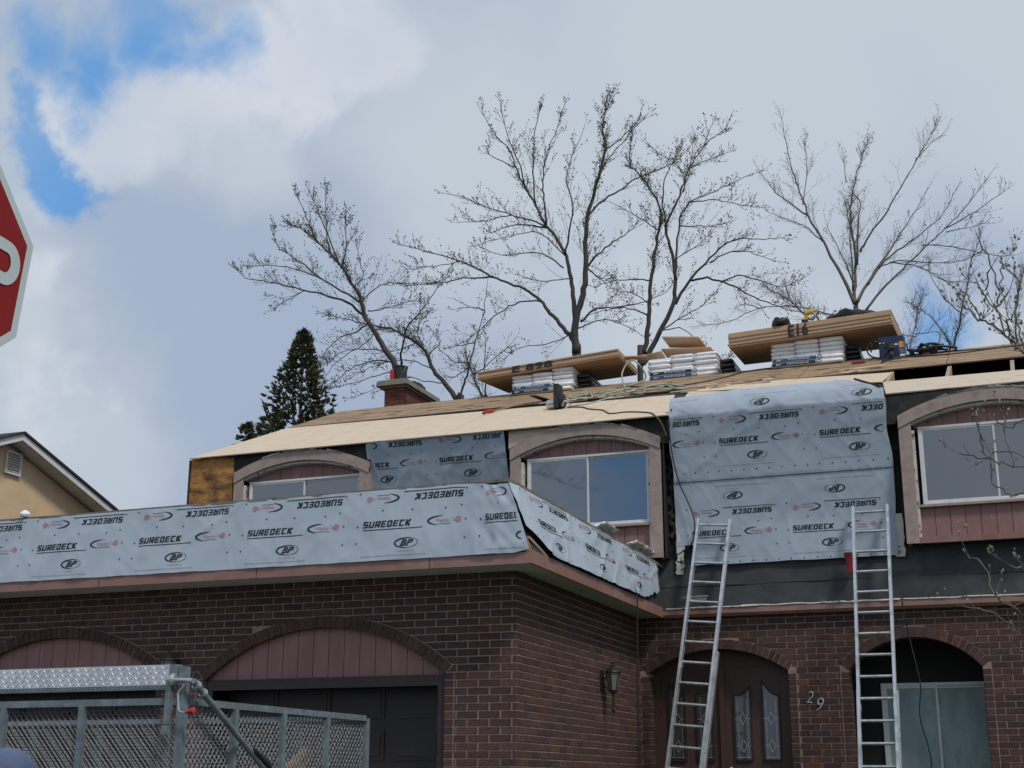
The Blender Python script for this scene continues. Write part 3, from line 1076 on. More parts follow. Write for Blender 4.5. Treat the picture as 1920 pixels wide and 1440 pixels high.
# ---- dormer windows
def dormer(X0, X1, gl, gr, seed):
    rr = random.Random(seed)
    Y = 20.12
    w = X1 - X0
    xc = (X0 + X1) / 2
    pw = .175
    zb, zs, rise = 4.86, 6.72, .30
    Ro = ((w / 2) ** 2 + rise ** 2) / (2 * rise)
    zc = zs + rise - Ro
    m = MB()
    m.box(X0 + .02, X1 - .02, UY - .03, UY - .001, zb, 6.60)
    d = m.build('dormer', M_feltd, house)
    for xx, zt_ in ((X0 + .02, 6.62), (X1 - .05, 6.68)):
        m = MB()
        m.box(xx, xx + .03, Y + .04, UY - .031, zb, zt_)
        m.build('cheek', M_trim, d)
    for x0 in (X0, X1 - pw):
        q = MB()
        q.box(x0, x0 + pw, Y, Y + .04, zb, zs - .09)
        q.build('post', M_trim, d)
    q = MB()          # arched head board
    n = 26
    th = .175
    for i in range(n):
        u0, u1 = X0 + w * i / n, X0 + w * (i + 1) / n
        p = []
        for yy in (Y - .018, Y + .04):
            for u in (u0, u1):
                zt = zc + sqrt(max(Ro * Ro - (u - xc) ** 2, 0))
                p.append((u, yy, zt - th * (1.0 + .05 * abs(u - xc))))
                p.append((u, yy, zt))
        q.hexa([p[0], p[2], p[6], p[4], p[1], p[3], p[7], p[5]])
    q.build('arch_board', M_trim, d)
    # white-edged inner lining
    q = MB()
    for i in range(n):
        u0, u1 = X0 + pw + (w - 2 * pw) * i / n, X0 + pw + (w - 2 * pw) * (i + 1) / n
        p = []
        for yy in (Y + .041, Y + .20):
            for u in (u0, u1):
                zt = zc + sqrt(max(Ro * Ro - (u - xc) ** 2, 0)) - th - .008
                p.append((u, yy, zt - .035))
                p.append((u, yy, zt))
        q.hexa([p[0], p[2], p[6], p[4], p[1], p[3], p[7], p[5]])
    q.box(X0 + pw, X0 + pw + .035, Y + .041, Y + .20, zb + .05, 6.50)
    q.box(X1 - pw - .035, X1 - pw, Y + .041, Y + .20, zb + .05, 6.50)
    q.build('lining', M_flash, d)
    wx0, wx1 = X0 + .26, X1 - .20
    # grooved boards above and below
    for (za, zb2, nme) in ((6.55, None, 'board'), (zb + .09, 5.37, 'board')):
        x = wx0 - .06
        while x < wx1 + .05:
            x1 = min(x + .205, wx1 + .06)
            q = MB()
            if zb2 is None:
                t = [zc + sqrt(max(Ro * Ro - (u - xc) ** 2, 0)) - th - .04 for u in (x + .004, x1 - .004)]
                q.prism([(x + .004, Y + .16, za), (x1 - .004, Y + .16, za), (x1 - .004, Y + .16, max(t[1], za + .01)), (x + .004, Y + .16, max(t[0], za + .01))], (0, .02, 0))
            else:
                q.box(x + .004, x1 - .004, Y + .10, Y + .12, za, zb2)
            q.build(nme, M_panel, d)
            x += .205
    q = MB()
    q.box(wx0 - .07, wx1 + .07, Y + .18, Y + .20, 6.5, 6.93)
    q.box(wx0 - .07, wx1 + .07, Y + .125, Y + .14, zb + .07, 5.41)
    q.build('backing', M_darkframe, d)
    q = MB()
    q.box(X0 + pw, X1 - pw, Y + .02, Y + .10, zb, zb + .085)
    q.build('bottom_sill', M_panel, d)
    q = MB()
    q.box(wx0 - .06, wx1 + .06, Y + .03, Y + .16, 5.375, 5.41)
    q.build('sill', M_trim, d)
    slider(d, 'window_frame', wx0, wx1, Y + .12, 5.415, 6.555, gl, gr, .035, .5)
    q = MB()
    q.box(wx0, wx1, Y + .19, Y + .21, 5.4, 6.56)
    q.build('curtain', M_interior, d)
    # torn flashing along the top
    q = MB()
    for k in range(9):
        u = X0 + w * (.22 + .6 * k / 9) + rr.uniform(-.05, .05)
        zt = zc + sqrt(max(Ro * Ro - (u - xc) ** 2, 0))
        L_ = rr.uniform(.08, .3)
        zt2 = zc + sqrt(max(Ro * Ro - (u + L_ - xc) ** 2, 0))
        hh = rr.uniform(.01, .035)
        q.hexa([(u, Y - .02, zt + .002), (u + L_, Y - .03, zt2 + .002), (u + L_, Y + .03, zt2 + .004), (u, Y + .03, zt + .004),
                (u + .02, Y - .03, zt + hh), (u + L_ - .03, Y - .035, zt2 + hh * .7), (u + L_, Y + .03, zt2 + .012), (u, Y + .03, zt + .012)])
    q.build('torn_flashing', M_flash, d)
    return d


dormer(-12.80, -10.22, M_glass, M_glass2, 1)
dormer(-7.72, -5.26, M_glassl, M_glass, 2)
dormer(-1.72, .80, M_glass, M_glass2, 3)
m = MB()
m.box(-5.24, -5.215, 20.18, UY, 4.86, 6.75)
m.build('cheek_board', M_darkframe, upper)

# ---- main roof
EY, REZ, SL = 20.05, 7.02, .434
RY = 24.30


def rz(y, d=0.0):
    return REZ + SL * (y - EY) + d


roof = MB()
RXL = HX0 + .17
m = MB()
t = .10
for (ya, yb, x0, x1) in ((EY + .14, RY, -13.55, -2.02), (24.0, RY, -2.02, HX1)):
    m.hexa([(x0, ya, rz(ya) - .12), (x1, ya, rz(ya) - .12), (x1, yb, rz(yb) - .12), (x0 + (yb - EY) * .12 if x0 < -10 else x0, yb, rz(yb) - .12),
            (x0, ya, rz(ya) - .02), (x1, ya, rz(ya) - .02), (x1, yb, rz(yb) - .02), (x0 + (yb - EY) * .12 if x0 < -10 else x0, yb, rz(yb) - .02)])
m.hexa([(-2.02, EY + .14, rz(EY + .14) - .12), (HX1, EY + .14, rz(EY + .14) - .12), (HX1, 21.0, rz(21.0) - .12), (-2.02, 21.0, rz(21.0) - .12),
        (-2.02, EY + .14, rz(EY + .14) - .02), (HX1, EY + .14, rz(EY + .14) - .02), (HX1, 21.0, rz(21.0) - .02), (-2.02, 21.0, rz(21.0) - .02)])
bz_ = rz(RY)
m.hexa([(-13.05, RY, bz_ - .12), (HX1, RY, bz_ - .12), (HX1, 28.6, 7.0), (-13.6, 28.6, 7.0), (-13.05, RY, bz_ - .02), (HX1, RY, bz_ - .02), (HX1, 28.6, 7.1), (-13.6, 28.6, 7.1)])
m.box(-2.0, HX1, 21.0, 22.3, 6.6, 6.62)
m.add([(-13.6, EY + .1, 7.0), (-13.1, RY, rz(RY) - .05), (-13.6, 28.5, 7.0)], [(0, 1, 2)])
roofo = m.build('roof', M_feltd, house)
# under-eave board
m = MB()      # tarred fascia strip just under the sheathing, cut round the dormer heads
DORM = ((-12.80, -10.22), (-7.72, -5.26), (-1.72, .80))
x = -12.92
while x < HX1 - .01:
    x1 = min(x + .06, HX1)
    zl = [6.62, 6.62]
    for (a, b) in DORM:
        w_ = b - a
        Ro_ = ((w_ / 2) ** 2 + .09) / .6
        for k, xx in enumerate((x, x1)):
            if a < xx < b:
                zl[k] = 6.72 + .30 - Ro_ + sqrt(max(Ro_ ** 2 - (xx - (a + b) / 2) ** 2, 0)) - .05
    if -10.24 < x < -7.74:
        x = x1
        continue
    m.add([(x, 20.17, zl[0]), (x1, 20.17, zl[1]), (x1, 20.17, 7.055), (x, 20.17, 7.055)], [(0, 1, 2, 3)])
    x = x1
m.build('tarred_strip', M_feltd, upper, kind='stuff')


def sheet(poly, mt, name='sheathing_sheet', th=.016, lift=0.0):
    """a sheet lying on the roof slope; poly = [(x, y), ...]"""
    q = MB()
    q.prism([(x, y, rz(y, lift)) for x, y in poly], (0, -th * SL, th))
    q.build(name, mt, roofo)


def xl(y):    # left rake
    return -13.68 + (y - EY) * .155


# new pale sheets along the eave (two and a half metres each, tight joints)
top = lambda x: 22.62 + (x + 13.1) * (-.066)
xs_ = [xl(EY), -11.3, -8.85, -6.4, -5.08]
for i in range(4):
    a, b = xs_[i], xs_[i + 1] - .012
    a2 = xl(22.6) if i == 0 else a
    b2 = b if i < 3 else -5.50
    sheet([(a, EY), (b, EY - .0), (b2, top(b2)), (a2, top(a2))], M_ply)
# pale strip to the right of the underlayment
sheet([(-5.05, EY + .02), (-1.88, EY + .06), (-1.95, 20.75), (-5.3, 22.3)], M_ply_knot)
sheet([(-1.86, EY + .1), (2.1, EY + .15), (2.05, 21.15), (-2.0, 21.33)], M_ply_knot)
sheet([(2.12, EY + .15), (5.9, EY + .15), (5.9, 21.2), (2.07, 21.15)], M_ply_knot)
sheet([(-5.46, 22.35), (-2.02, 21.36), (-1.93, 22.28), (-5.3, 23.0)], M_ply)
# torn ragged strip between old and new boards
rr = random.Random(11)
for k in range(46):
    x = -8.2 + rr.random() * 5.6
    y = 22.35 + rr.random() * .75
    L_ = rr.uniform(.15, .6)
    q = MB()
    q.prism([(x, y, rz(y, .016)), (x + L_, y + rr.uniform(-.05, .02), rz(y, .02)), (x + L_ * .9, y + rr.uniform(.03, .1), rz(y + .06, .02)), (x + .02, y + .05, rz(y + .05, .018))], (0, -.006, .012))
    q.build('splinter', M_ply if rr.random() < .6 else M_oldsheath, roofo)
# old weathered boards up to the ridge
xs_ = [-13.3, -10.9, -8.4, -5.9, -3.5, -1.1, 1.3, 3.7, 6.0]
for i in range(8):
    a, b = xs_[i], xs_[i + 1] - .012
    for (y0, y1) in ((22.66, 23.48), (23.49, RY)):
        lo = lambda x: max(y0, top(x) + .012) if x < -5.5 else max(y0, 22.3)
        aa0, aa1 = (xl(y0), xl(y1)) if i == 0 else (a, a)
        sheet([(aa0, lo(aa0) if y0 < 23 else y0), (b, lo(b) if y0 < 23 else y0), (b, y1), (aa1, y1)], M_oldsheath, 'old_board', .02, rr.uniform(-.004, .003))
# small raised slivers and stains that break up the old boards
for k in range(60):
    x, y = rr.uniform(-12.8, 4), rr.uniform(22.7, 24.2)
    L_ = rr.uniform(.08, .35)
    q = MB()
    q.prism([(x, y, rz(y, .02)), (x + L_, y, rz(y, .02)), (x + L_ * .8, y + .05, rz(y + .05, .02)), (x + .03, y + .04, rz(y + .04, .02))], (0, -.004, .006))
    q.build('splinter', M_ply if k % 5 == 0 else M_feltd, roofo)
# rafters in the open gap
for x in (-1.98, -1.08, -.13, .72, 1.5, 2.4, 3.3, 4.2):
    m = MB()
    m.hexa([(x, 21.0, rz(21.0) - .16), (x + .06, 21.0, rz(21.0) - .16), (x + .06, 22.5, rz(22.5) - .16), (x, 22.5, rz(22.5) - .16),
            (x, 21.0, rz(21.0) - .004), (x + .06, 21.0, rz(21.0) - .004), (x + .06, 22.5, rz(22.5) - .004), (x, 22.5, rz(22.5) - .004)])
    m.build('rafter', M_wood, roofo)

# ---- chimney
chx0, chx1, chy0, chy1 = -12.27, -11.80, 24.75, 26.2
m = MB()
m.box(chx0 + .01, chx1 - .01, chy0 + .01, chy1 - .01, 8.2, 9.42)
chim = m.build('chimney', M_mortar, house)
rr = random.Random(21)
for k in range(14):
    z = 8.45 + k * .07
    for face in range(2):
        L0, L1 = (chx0, chx1) if face == 0 else (chy0, chy1)
        s = L0 - (k % 2) * .11
        while s < L1 - .02:
            a, b = max(s, L0), min(s + .212, L1)
            if b - a > .02:
                q = MB()
                cc = rr.choice(((.16, .055, .04), (.20, .07, .05), (.13, .045, .038)))
                q.cur = cc
                if face == 0:
                    q.box(a, b, chy0, chy0 + .012, z, z + .06)
                else:
                    q.box(chx1 - .012, chx1, a, b, z, z + .06)
                q.build('brick', M_brick, chim)
            s += .222
m = MB()
m.hexa([(chx0 - .14, chy0 - .14, 9.44), (chx1 + .10, chy0 - .14, 9.44), (chx1 + .10, chy1 + .14, 9.44), (chx0 - .14, chy1 + .14, 9.44),
        (chx0 - .12, chy0 - .12, 9.55), (chx1 + .08, chy0 - .12, 9.55), (chx1 + .08, chy1 + .12, 9.55), (chx0 - .12, chy1 + .12, 9.55)])
m.hexa([(chx0 - .12, chy0 - .12, 9.55), (chx1 + .08, chy0 - .12, 9.55), (chx1 + .08, chy1 + .12, 9.55), (chx0 - .12, chy1 + .12, 9.55),
        (chx0 - .02, chy0 - .02, 9.59), (chx1 - .02, chy0 - .02, 9.59), (chx1 - .02, chy1 + .02, 9.59), (chx0 - .02, chy1 + .02, 9.59)])
m.box(chx0 - .06, chx1 + .04, chy0 - .05, chy1 + .05, 9.40, 9.44)
m.build('chimney_cap', M_concrete, chim)

# ================================================================== UNDERLAYMENT (wrap) WITH PRINT


def block_text(s, w, h, shear=.2):
    """wide heavy block capitals drawn with thick strokes"""
    G = {'S': [[(1, 1), (.12, 1), (0, .88), (0, .62), (.12, .5), (.88, .5), (1, .38), (1, .12), (.88, 0), (0, 0)]],
         'U': [[(0, 1), (0, .15), (.15, 0), (.85, 0), (1, .15), (1, 1)]],
         'R': [[(0, 0), (0, 1), (.88, 1), (1, .88), (1, .56), (.88, .45), (0, .45)], [(.5, .45), (1, 0)]],
         'E': [[(1, 1), (0, 1), (0, 0), (1, 0)], [(0, .5), (.9, .5)]],
         'D': [[(0, 0), (0, 1), (.75, 1), (1, .8), (1, .2), (.75, 0), (0, 0)]],
         'C': [[(1, 1), (.15, 1), (0, .85), (0, .15), (.15, 0), (1, 0)]],
         'K': [[(0, 0), (0, 1)], [(1, 1), (.15, .5), (1, 0)]]}
    n = len(s)
    adv = w / n
    lw, hv, hh_ = adv * .58, adv * .275, h * .195
    V, F = [], []
    for i, ch in enumerate(s):
        x0 = -w / 2 + adv * i + hv * .5
        for P in G[ch]:
            Q = [(x0 + a * lw, -h / 2 + hh_ / 2 + b * (h - hh_)) for a, b in P]
            for (a, b), (c, d) in zip(Q, Q[1:]):
                dx, dy = c - a, d - b
                l = sqrt(dx * dx + dy * dy)
                wd = hv * abs(dy) / l + hh_ * abs(dx) / l
                nx_, ny_ = -dy / l * wd / 2, dx / l * wd / 2
                ex, ey = dx / l * min(hv, hh_) * .42, dy / l * min(hv, hh_) * .42
                k = len(V)
                V += [(a - ex + nx_, b - ey + ny_), (a - ex - nx_, b - ey - ny_), (c + ex - nx_, d + ey - ny_), (c + ex + nx_, d + ey + ny_)]
                F.append((k, k + 1, k + 2, k + 3))
    return [(a + b * shear, b) for a, b in V], F


T_SURE = block_text('SUREDECK', .60, .075)
T_BP = fit_text('BP', .165, .078, .35, .035)
T_URL = fit_text('www.bpcan.com', .20, .018, 0, 0)
T_WX = fit_text('Weather-Tex', .26, .042, .2, 0.0)
T_SMALL = fit_text('ROOFING UNDERLAYMENT SOUS-COUCHE DE TOITURE', .8, .014, 0, 0)


def arc_poly(cx, cy, rx, ry, a0, a1, w0, w1, n=14):
    V, F = [], []
    for i in range(n + 1):
        t = a0 + (a1 - a0) * i / n
        k = sin(pi * i / n)
        w = w0 + (w1 - w0) * k
        V.append((cx + rx * cos(t), cy + ry * sin(t)))
        V.append((cx + (rx - w) * cos(t), cy + (ry - w) * sin(t)))
    for i in range(n):
        F.append((2 * i, 2 * i + 1, 2 * i + 3, 2 * i + 2))
    return V, F


def strip_poly(x0, x1, y, h, n=14):
    V, F = [], []
    for i in range(n + 1):
        x = x0 + (x1 - x0) * i / n
        V += [(x, y - h / 2), (x, y + h / 2)]
    for i in range(n):
        F.append((2 * i, 2 * i + 2, 2 * i + 3, 2 * i + 1))
    return V, F


def disc_poly(cx, cy, r, n=10):
    return [(cx + r * cos(2 * pi * i / n), cy + r * sin(2 * pi * i / n)) for i in range(n)], [tuple(range(n))]


def pattern(u0, v0, k=1.0):
    """one repeat of the print; u0,v0 = left end and mid height of an upright SUREDECK. yields (ink, verts, faces)"""
    out = []

    def P(ink, vf, cu, cv, flip=False):
        V, F = vf
        s = -1 if flip else 1
        out.append((ink, [((cu + s * a) * k + u0, (cv + s * b) * k + v0) for a, b in V], F))
    P(0, T_SURE, .30, 0)
    P(0, strip_poly(0, .74, 0, .009), 0, -.065)
    P(0, T_SURE, .915, .30, True)
    P(0, strip_poly(.48, 1.24, 0, .009), 0, .367)
    for cu, cv, fl in ((1.0, 0, False), (.22, .30, True)):
        P(0, arc_poly(-.06, 0, .15, .055, pi * .42, pi * 1.45, .004, .026), cu, cv, fl)
        P(1, T_WX, cu + (.03 if not fl else -.03), cv, fl)
        P(1, arc_poly(.165 if 1 else 0, 0, .036, .036, 0, 2 * pi, .012, .012, 12), cu, cv, fl)
        P(1, disc_poly(.165, 0, .016, 8), cu, cv, fl)
        P(2, strip_poly(-.08, .08, -.042, .007, 4), cu, cv, fl)
    for cu, cv, fl in ((.56, -.235, False), (.64, .545, True)):
        P(0, T_BP, cu, cv, fl)
        P(0, arc_poly(-.01, 0, .15, .062, pi * .3, pi * 1.55, .004, .022), cu, cv, fl)
        P(0, arc_poly(-.01, 0, .15, .062, -pi * .45, pi * .3, .003, .007), cu, cv, fl)
        P(2, T_URL, cu, cv + (-.095 if not fl else .095), fl)
    P(2, T_SMALL, .4, -.375)
    P(2, T_SMALL, .8, .69, True)
    for i in range(8):
        P(0, disc_poly(i * .19 - .05, -.445, .011, 6), 0, 0)
    for (a, b) in ((-.25, 0.0), (-.07, -.02), (-.25, -.215), (-.07, -.215), (-.25, .36), (-.07, .37), (.23, .16), (.60, .15), (-.5, .14), (1.2, .165)):
        P(0, disc_poly(a, b, .011, 6), 0, 0)
    return out


def wrap_sheet(name, parent, surf, u0, u1, nu, v0f, v1f, nv, marks, clip):
    """surf(u, v, lift) -> point. v0f/v1f: lower and upper edge as a function of u"""
    vs, fs = [], []
    for i in range(nu + 1):
        u = u0 + (u1 - u0) * i / nu
        a, b = v0f(u), v1f(u)
        for j in range(nv + 1):
            vs.append(surf(u, a + (b - a) * j / nv, 0))
    for i in range(nu):
        for j in range(nv):
            p = i * (nv + 1) + j
            fs.append((p, p + nv + 1, p + nv + 2, p + 1))
    m = MB()
    m.add(vs, fs)
    o = m.build(name, M_wrapm, parent, smooth=True)
    inks = [MB(), MB(), MB()]
    for (cu, cv, k) in marks:
        for ink, V, F in pattern(cu, cv, k):
            ok = [clip(a, b) for a, b in V]
            F2 = [f for f in F if all(ok[i] for i in f)]
            if F2:
                inks[ink].add([surf(a, b, .0035) for a, b in V], F2)
    for b, mt, nm in zip(inks, (M_ink, M_redink, M_greyink), ('printed_lettering', 'printed_red_logo', 'printed_small_text')):
        if b.f:
            b.build(nm, mt, o, kind='stuff')
    return o


def folds(u, v, s, amp=1.0):
    n = noise.noise((u * .9 + s, v * 2.2, s)) * .010
    r1 = 1 - abs(noise.noise((u * 1.6 - v * 1.4, v * 1.1 + s, 3.3 + s)))
    r2 = 1 - abs(noise.noise((u * 3.0 + v * 2.0, v * 1.6, 8.8 + s)))
    return amp * (n + .016 * max(r1 - .80, 0) / .2 + .008 * max(r2 - .82, 0) / .18)


# front of the skirt: u = X, v = height above the fascia along the slope (0..0.86)
def skirt_front(u, v, lift):
    t = v / .86
    x = u - .30 * t * max(0, (u + 5.95) / .6)
    y = FY + (CY - FY) * t
    z = bz + (4.975 + (u + 5.67) * .0035 - bz) * t
    c = max(0, 1 - abs((u + 5.75) / .55))           # crumpled end at the corner
    d = folds(u, v, 2.0, .7) + c * (.030 * (1 - abs(noise.noise((u * 5 + v * 4.5, v * 1.5, 1.0)))) + .02 * noise.noise((u * 9, v * 5, 4)))
    d += .010 * (1 - t) * (.5 + noise.noise((u * 2.2, 0, 9)))
    bulge = d + lift + .008
    return (x, y - bulge, z + bulge * .1 - c * .04 * t * t)


marks = [(-12.24 + 1.585 * i, .435, 1.05) for i in range(-2, 5)]
lo = lambda u: -.012 + .02 * max(0, (u + 5.55) / .1) + .006 * noise.noise((u * 3, 0, 0))
hi = lambda u: (.86 + .004 * noise.noise((u * 2, 5, 0))) - .012 * max(0, (u + 5.95) / .25)
right = lambda v: -5.37 - .30 * (v / .86) + (.05 if v > .5 else 0)
wrap_sheet('underlayment_front_skirt', house, lambda u, v, l: skirt_front(min(u, 99), v, l), GX0 - .3, -5.35, 260, lo, hi, 24, marks,
           lambda a, b: lo(a) + .005 < b < hi(a) - .005 and a < -5.38)


# side of the skirt: u = Y
def skirt_side(u, v, lift):
    s = (u - FY) / (20.45 - FY)
    t = v / .86
    topx, topz = CX + (TB.x - CX) * s, CZ + (TB.z - CZ) * s
    x = FX + (topx - FX) * t
    z = bz + .02 + (topz - bz - .02) * t
    d = folds(u, v, 6.0, .9) + .012 * (1 - t) * (.6 + noise.noise((u * 1.3, 2, 9)))
    d += .06 * max(0, 1 - (u - FY - .1) / .8) * (1 - t) * .5
    k = max(0, 1 - (u - 14.6) / .35)      # the start of the sheet is tucked round the corner
    return (x + d * (1 - .5 * k) + lift + .035 - .02 * k, u + (.09 * t) * k - .02 * k + .02 * k * noise.noise((v * 9, 3, 1)), z + d * .2)


def s_lo(u):
    # lifted corner at the front, ragged torn end near the main wall
    if u < 15.3:
        return .02 + max(0, (15.2 - u) / .6) * .26
    if u > 19.2:
        return .02 + (u - 19.2) / .85 * .26 + .05 * noise.noise((u * 6, 0, 0))
    return .02 + .008 * noise.noise((u * 2, 0, 4))


s_hi = lambda u: .84 + .012 * noise.noise((u * 2.3, 1, 4)) - .03 * max(0, (u - 19.6))
marks = [(15.12 + 1.66 * i, .435, 1.02) for i in range(-1, 4)]
wrap_sheet('underlayment_side_skirt', house, skirt_side, 14.60, 20.05, 150, s_lo, s_hi, 24, marks, lambda a, b: s_lo(a) + .01 < b < s_hi(a) - .01 and 14.78 < a < 20.0)


# tall sheet between the second and third dormers: v = z - 4.75 up the wall, then bending on to the roof
def big(u, v, lift):
    s = .0
    if v < 2.27:
        t = v / 2.27
        y = 20.34 - .27 * max(0, (t - .25) / .75) ** 1.3
        z = 4.745 + v
        d = folds(u, v, 12.0, .7)
        seam = .012 if v > 1.262 else 0
        d += seam + .03 * max(0, (t - .8) / .2)
        # ragged left edge
        x = u + .04 * noise.noise((v * 2.5, 0, 3)) * (1 if abs(u + 3.5) > 1.3 else .3)
        x += -.05 * max(0, (u + 2.2) / .3) * max(0, .5 - abs(t - .5)) * -1.5
        return (x, y - d * .75 - lift, z)
    # above the eave the slack sheet bulges up and back before it lies down on the roof
    r = v - 2.27
    t = min(1, r / .50)
    d = folds(u, v, 12.0, 1.0) + .018 * noise.noise((u * 2.2, r * 3, 5)) + .020 * (1 - abs(noise.noise((u * .7, r * 5, 2.0)))) * t
    y = 20.055 + .30 * t ** 1.6 + max(0, r - .5) * .9
    z = 4.745 + 2.27 + r * (1 - .12 * t)
    if r > .42:
        z = 4.745 + 2.27 + .42 * .9 + (r - .42) * .15
    return (u, y - d - lift, z + lift * .3)


def big_top(u):
    pts = [(-5.06, 2.62), (-4.5, 2.64), (-3.6, 2.76), (-2.95, 2.76), (-2.4, 2.66), (-1.86, 2.40)]
    for (a, b), (c, d) in zip(pts, pts[1:]):
        if u <= c:
            return b + (d - b) * (u - a) / (c - a)
    return pts[-1][1]


def big_lo(u):
    if u < -4.83:
        return .30 + .02 * noise.noise((u * 5, 0, 0))
    return .0 + .012 * noise.noise((u * 2.5, 0, 0))


zb0 = 4.745
marks = []
for i in range(-2, 3):
    marks.append((-3.34 + 1.51 * i, 5.22 - zb0, 1.0))
    marks.append((-2.84 + 1.50 * i, 6.575 - zb0, 1.0))
seam_ok = lambda a, b: (b < 1.235 or b > 1.28)
wrap_sheet('underlayment_wall_sheet', house, big, -5.10, -1.88, 130, big_lo, big_top, 90, marks,
           lambda a, b: big_lo(a) + .01 < b < big_top(a) - .02 and -5.08 < a < -1.90 and seam_ok(a, b))
m = MB()     # lapped seam
P = [Vector(big(-5.09 + 3.2 * i / 60, 1.258, .004)) for i in range(61)]
m.tube(P, .006, 4)
m.build('lap_seam', M_ink, house)
m = MB()     # folded dark flap on the roof end of the sheet
q0, q1 = Vector(big(-2.3, 2.66, .0)), Vector(big(-1.92, 2.44, .0))
m.bar(q0, q1, .05, .03)
m.build('folded_edge', M_felt, house)


# sheet between the first and second dormers: v = z - 5.9
def mid_s(u, v, lift):
    d = folds(u, v, 21.0, .9) + .07 * max(0, (v - .85) / .3) * max(0, 1 - abs(u + 10.0) / .3)
    return (u, 20.37 - d - lift - .27 * max(0, (v - .3) / .80), 5.9 + v)


m_hi = lambda u: 1.135 + .012 * noise.noise((u * 3, 2, 2))
marks = [(-8.985 + 1.5 * i, .765, 1.0) for i in range(-1, 2)]
wrap_sheet('underlayment_wall_sheet', house, mid_s, -10.28, -7.82, 90, lambda u: -.8, m_hi, 40, marks,
           lambda a, b: b < m_hi(a) - .01 and -10.16 < a < -7.84)

# ================================================================== OBJECTS ON THE ROOF


def sheet_corners(c, th):
    """plywood sheet from its four bottom corners"""
    m = MB()
    m.prism([c[0], c[1], c[2], c[3]], (0, 0, th))
    return m


ORD = ['bottom', 'second', 'third', 'fourth', 'fifth', 'sixth', 'seventh', 'eighth', 'ninth']


def ply_stack(corners, n, th, where, group, seed, stamp, inkY):
    rr = random.Random(seed)
    for k in range(n):
        dx, dy = rr.uniform(-.012, .012), rr.uniform(-.02, .012)
        if k == 0:
            dy = 0
        zoff = k * (th + .003)
        c = [(x + dx, y + dy, z + zoff) for x, y, z in corners]
        q = sheet_corners(c, th)
        nm = 'top' if k == n - 1 else ORD[k]
        o = q.build('plywood_sheet', M_plyedge, None, label='tan plywood sheet, %s of the stack %s' % (nm if k in (0, n - 1) else nm + ' from below', where), cat='plywood sheet', group=group)
        if k == 0:
            q = MB()
            q.prism([(x, y, z - .003) for x, y, z in c], (0, 0, .003))
            q.build('underside', M_plyunder, o)
    # stamped letters on the front edge of the stack, split over the sheets
    tot = n * (th + .003)
    vs, fs = fit_text(stamp[0], stamp[2], tot * .85, 0, .02)
    a, b = Vector(corners[0]), Vector(corners[1])
    d = (b - a)
    m = MB()
    V = []
    for x, z in vs:
        p = a + d * stamp[1] + d.normalized() * x
        V.append((p.x, p.y - .026, p.z + tot / 2 + z))
    m.add(V, fs)
    m.build('stamped_lettering', M_ink, o, kind='stuff')


# three stacks of wrapped shingle bundles, each under plywood
def bundle(cx, cy, cz, L, D, H, alongx, print_, film, seed, label, group):
    """cushioned parcel: L along X (or Y), rounded edges, a little sag"""
    rr = random.Random(seed)
    lx, ly = (L, D) if alongx else (D, L)
    nx, ny, nz = 5, 5, 3
    V = {}
    vs, fs = [], []

    def vid(i, j, k):
        key = (i, j, k)
        if key not in V:
            x, y, z = i / nx * 2 - 1, j / ny * 2 - 1, k / nz * 2 - 1
            px_, py_, pz_ = abs(x) ** 6, abs(y) ** 6, abs(z) ** 2
            s = 1 - .05 * (pz_ * .6)
            xx = x * lx / 2 * s * (1 - .03 * py_ * pz_)
            yy = y * ly / 2 * s * (1 - .03 * px_ * pz_)
            zz = z * H / 2 * (1 - .20 * max(px_, py_)) + .005 * noise.noise((xx * 6 + seed, yy * 6, z))
            yy += .006 * noise.noise((xx * 9, z * 2, seed))
            V[key] = len(vs)
            vs.append((cx + xx, cy + yy, cz + H / 2 + zz))
        return V[key]
    for i in range(nx):
        for j in range(ny):
            fs.append((vid(i, j, 0), vid(i, j + 1, 0), vid(i + 1, j + 1, 0), vid(i + 1, j, 0)))
            fs.append((vid(i, j, nz), vid(i + 1, j, nz), vid(i + 1, j + 1, nz), vid(i, j + 1, nz)))
    for k in range(nz):
        for i in range(nx):
            fs.append((vid(i, 0, k), vid(i + 1, 0, k), vid(i + 1, 0, k + 1), vid(i, 0, k + 1)))
            fs.append((vid(i, ny, k), vid(i, ny, k + 1), vid(i + 1, ny, k + 1), vid(i + 1, ny, k)))
        for j in range(ny):
            fs.append((vid(0, j, k), vid(0, j, k + 1), vid(0, j + 1, k + 1), vid(0, j + 1, k)))
            fs.append((vid(nx, j, k), vid(nx, j + 1, k), vid(nx, j + 1, k + 1), vid(nx, j, k + 1)))
    m = MB()
    m.add(vs, fs)
    o = m.build('shingle_bundle', film, None, smooth=True, label=label, cat='shingle bundle', group=group)
    if print_:
        y = cy - ly / 2 - .008
        q = MB()
        x0 = cx - lx / 2 + .03
        w = lx * .60
        q.box(x0, x0 + w, y, y + .03, cz + .012, cz + H - .014)
        band = q.build('blue_band', print_, o)
        V_, F_ = fit_text('MYSTIQUE', w * .50, H * .42, .0, .012)
        q = MB()
        q.add([(x0 + w * .60 + a, y - .003, cz + H / 2 + b) for a, b in V_], F_)
        V_, F_ = fit_text('BP', w * .13, H * .35, .2, .01)
        q.add([(x0 + w * .15 + a, y - .003, cz + H / 2 + b) for a, b in V_], F_)
        q.build('printed_name', M_whiteink, o, kind='stuff')
        q = MB()
        V_, F_ = arc_poly(x0 + w + .06, 0, .05, .028, 0, 2 * pi, .012, .012)
        q.add([(a, y - .003, cz + H / 2 + b) for a, b in V_], F_)
        q.build('printed_logo', M_ink, o)
    return o


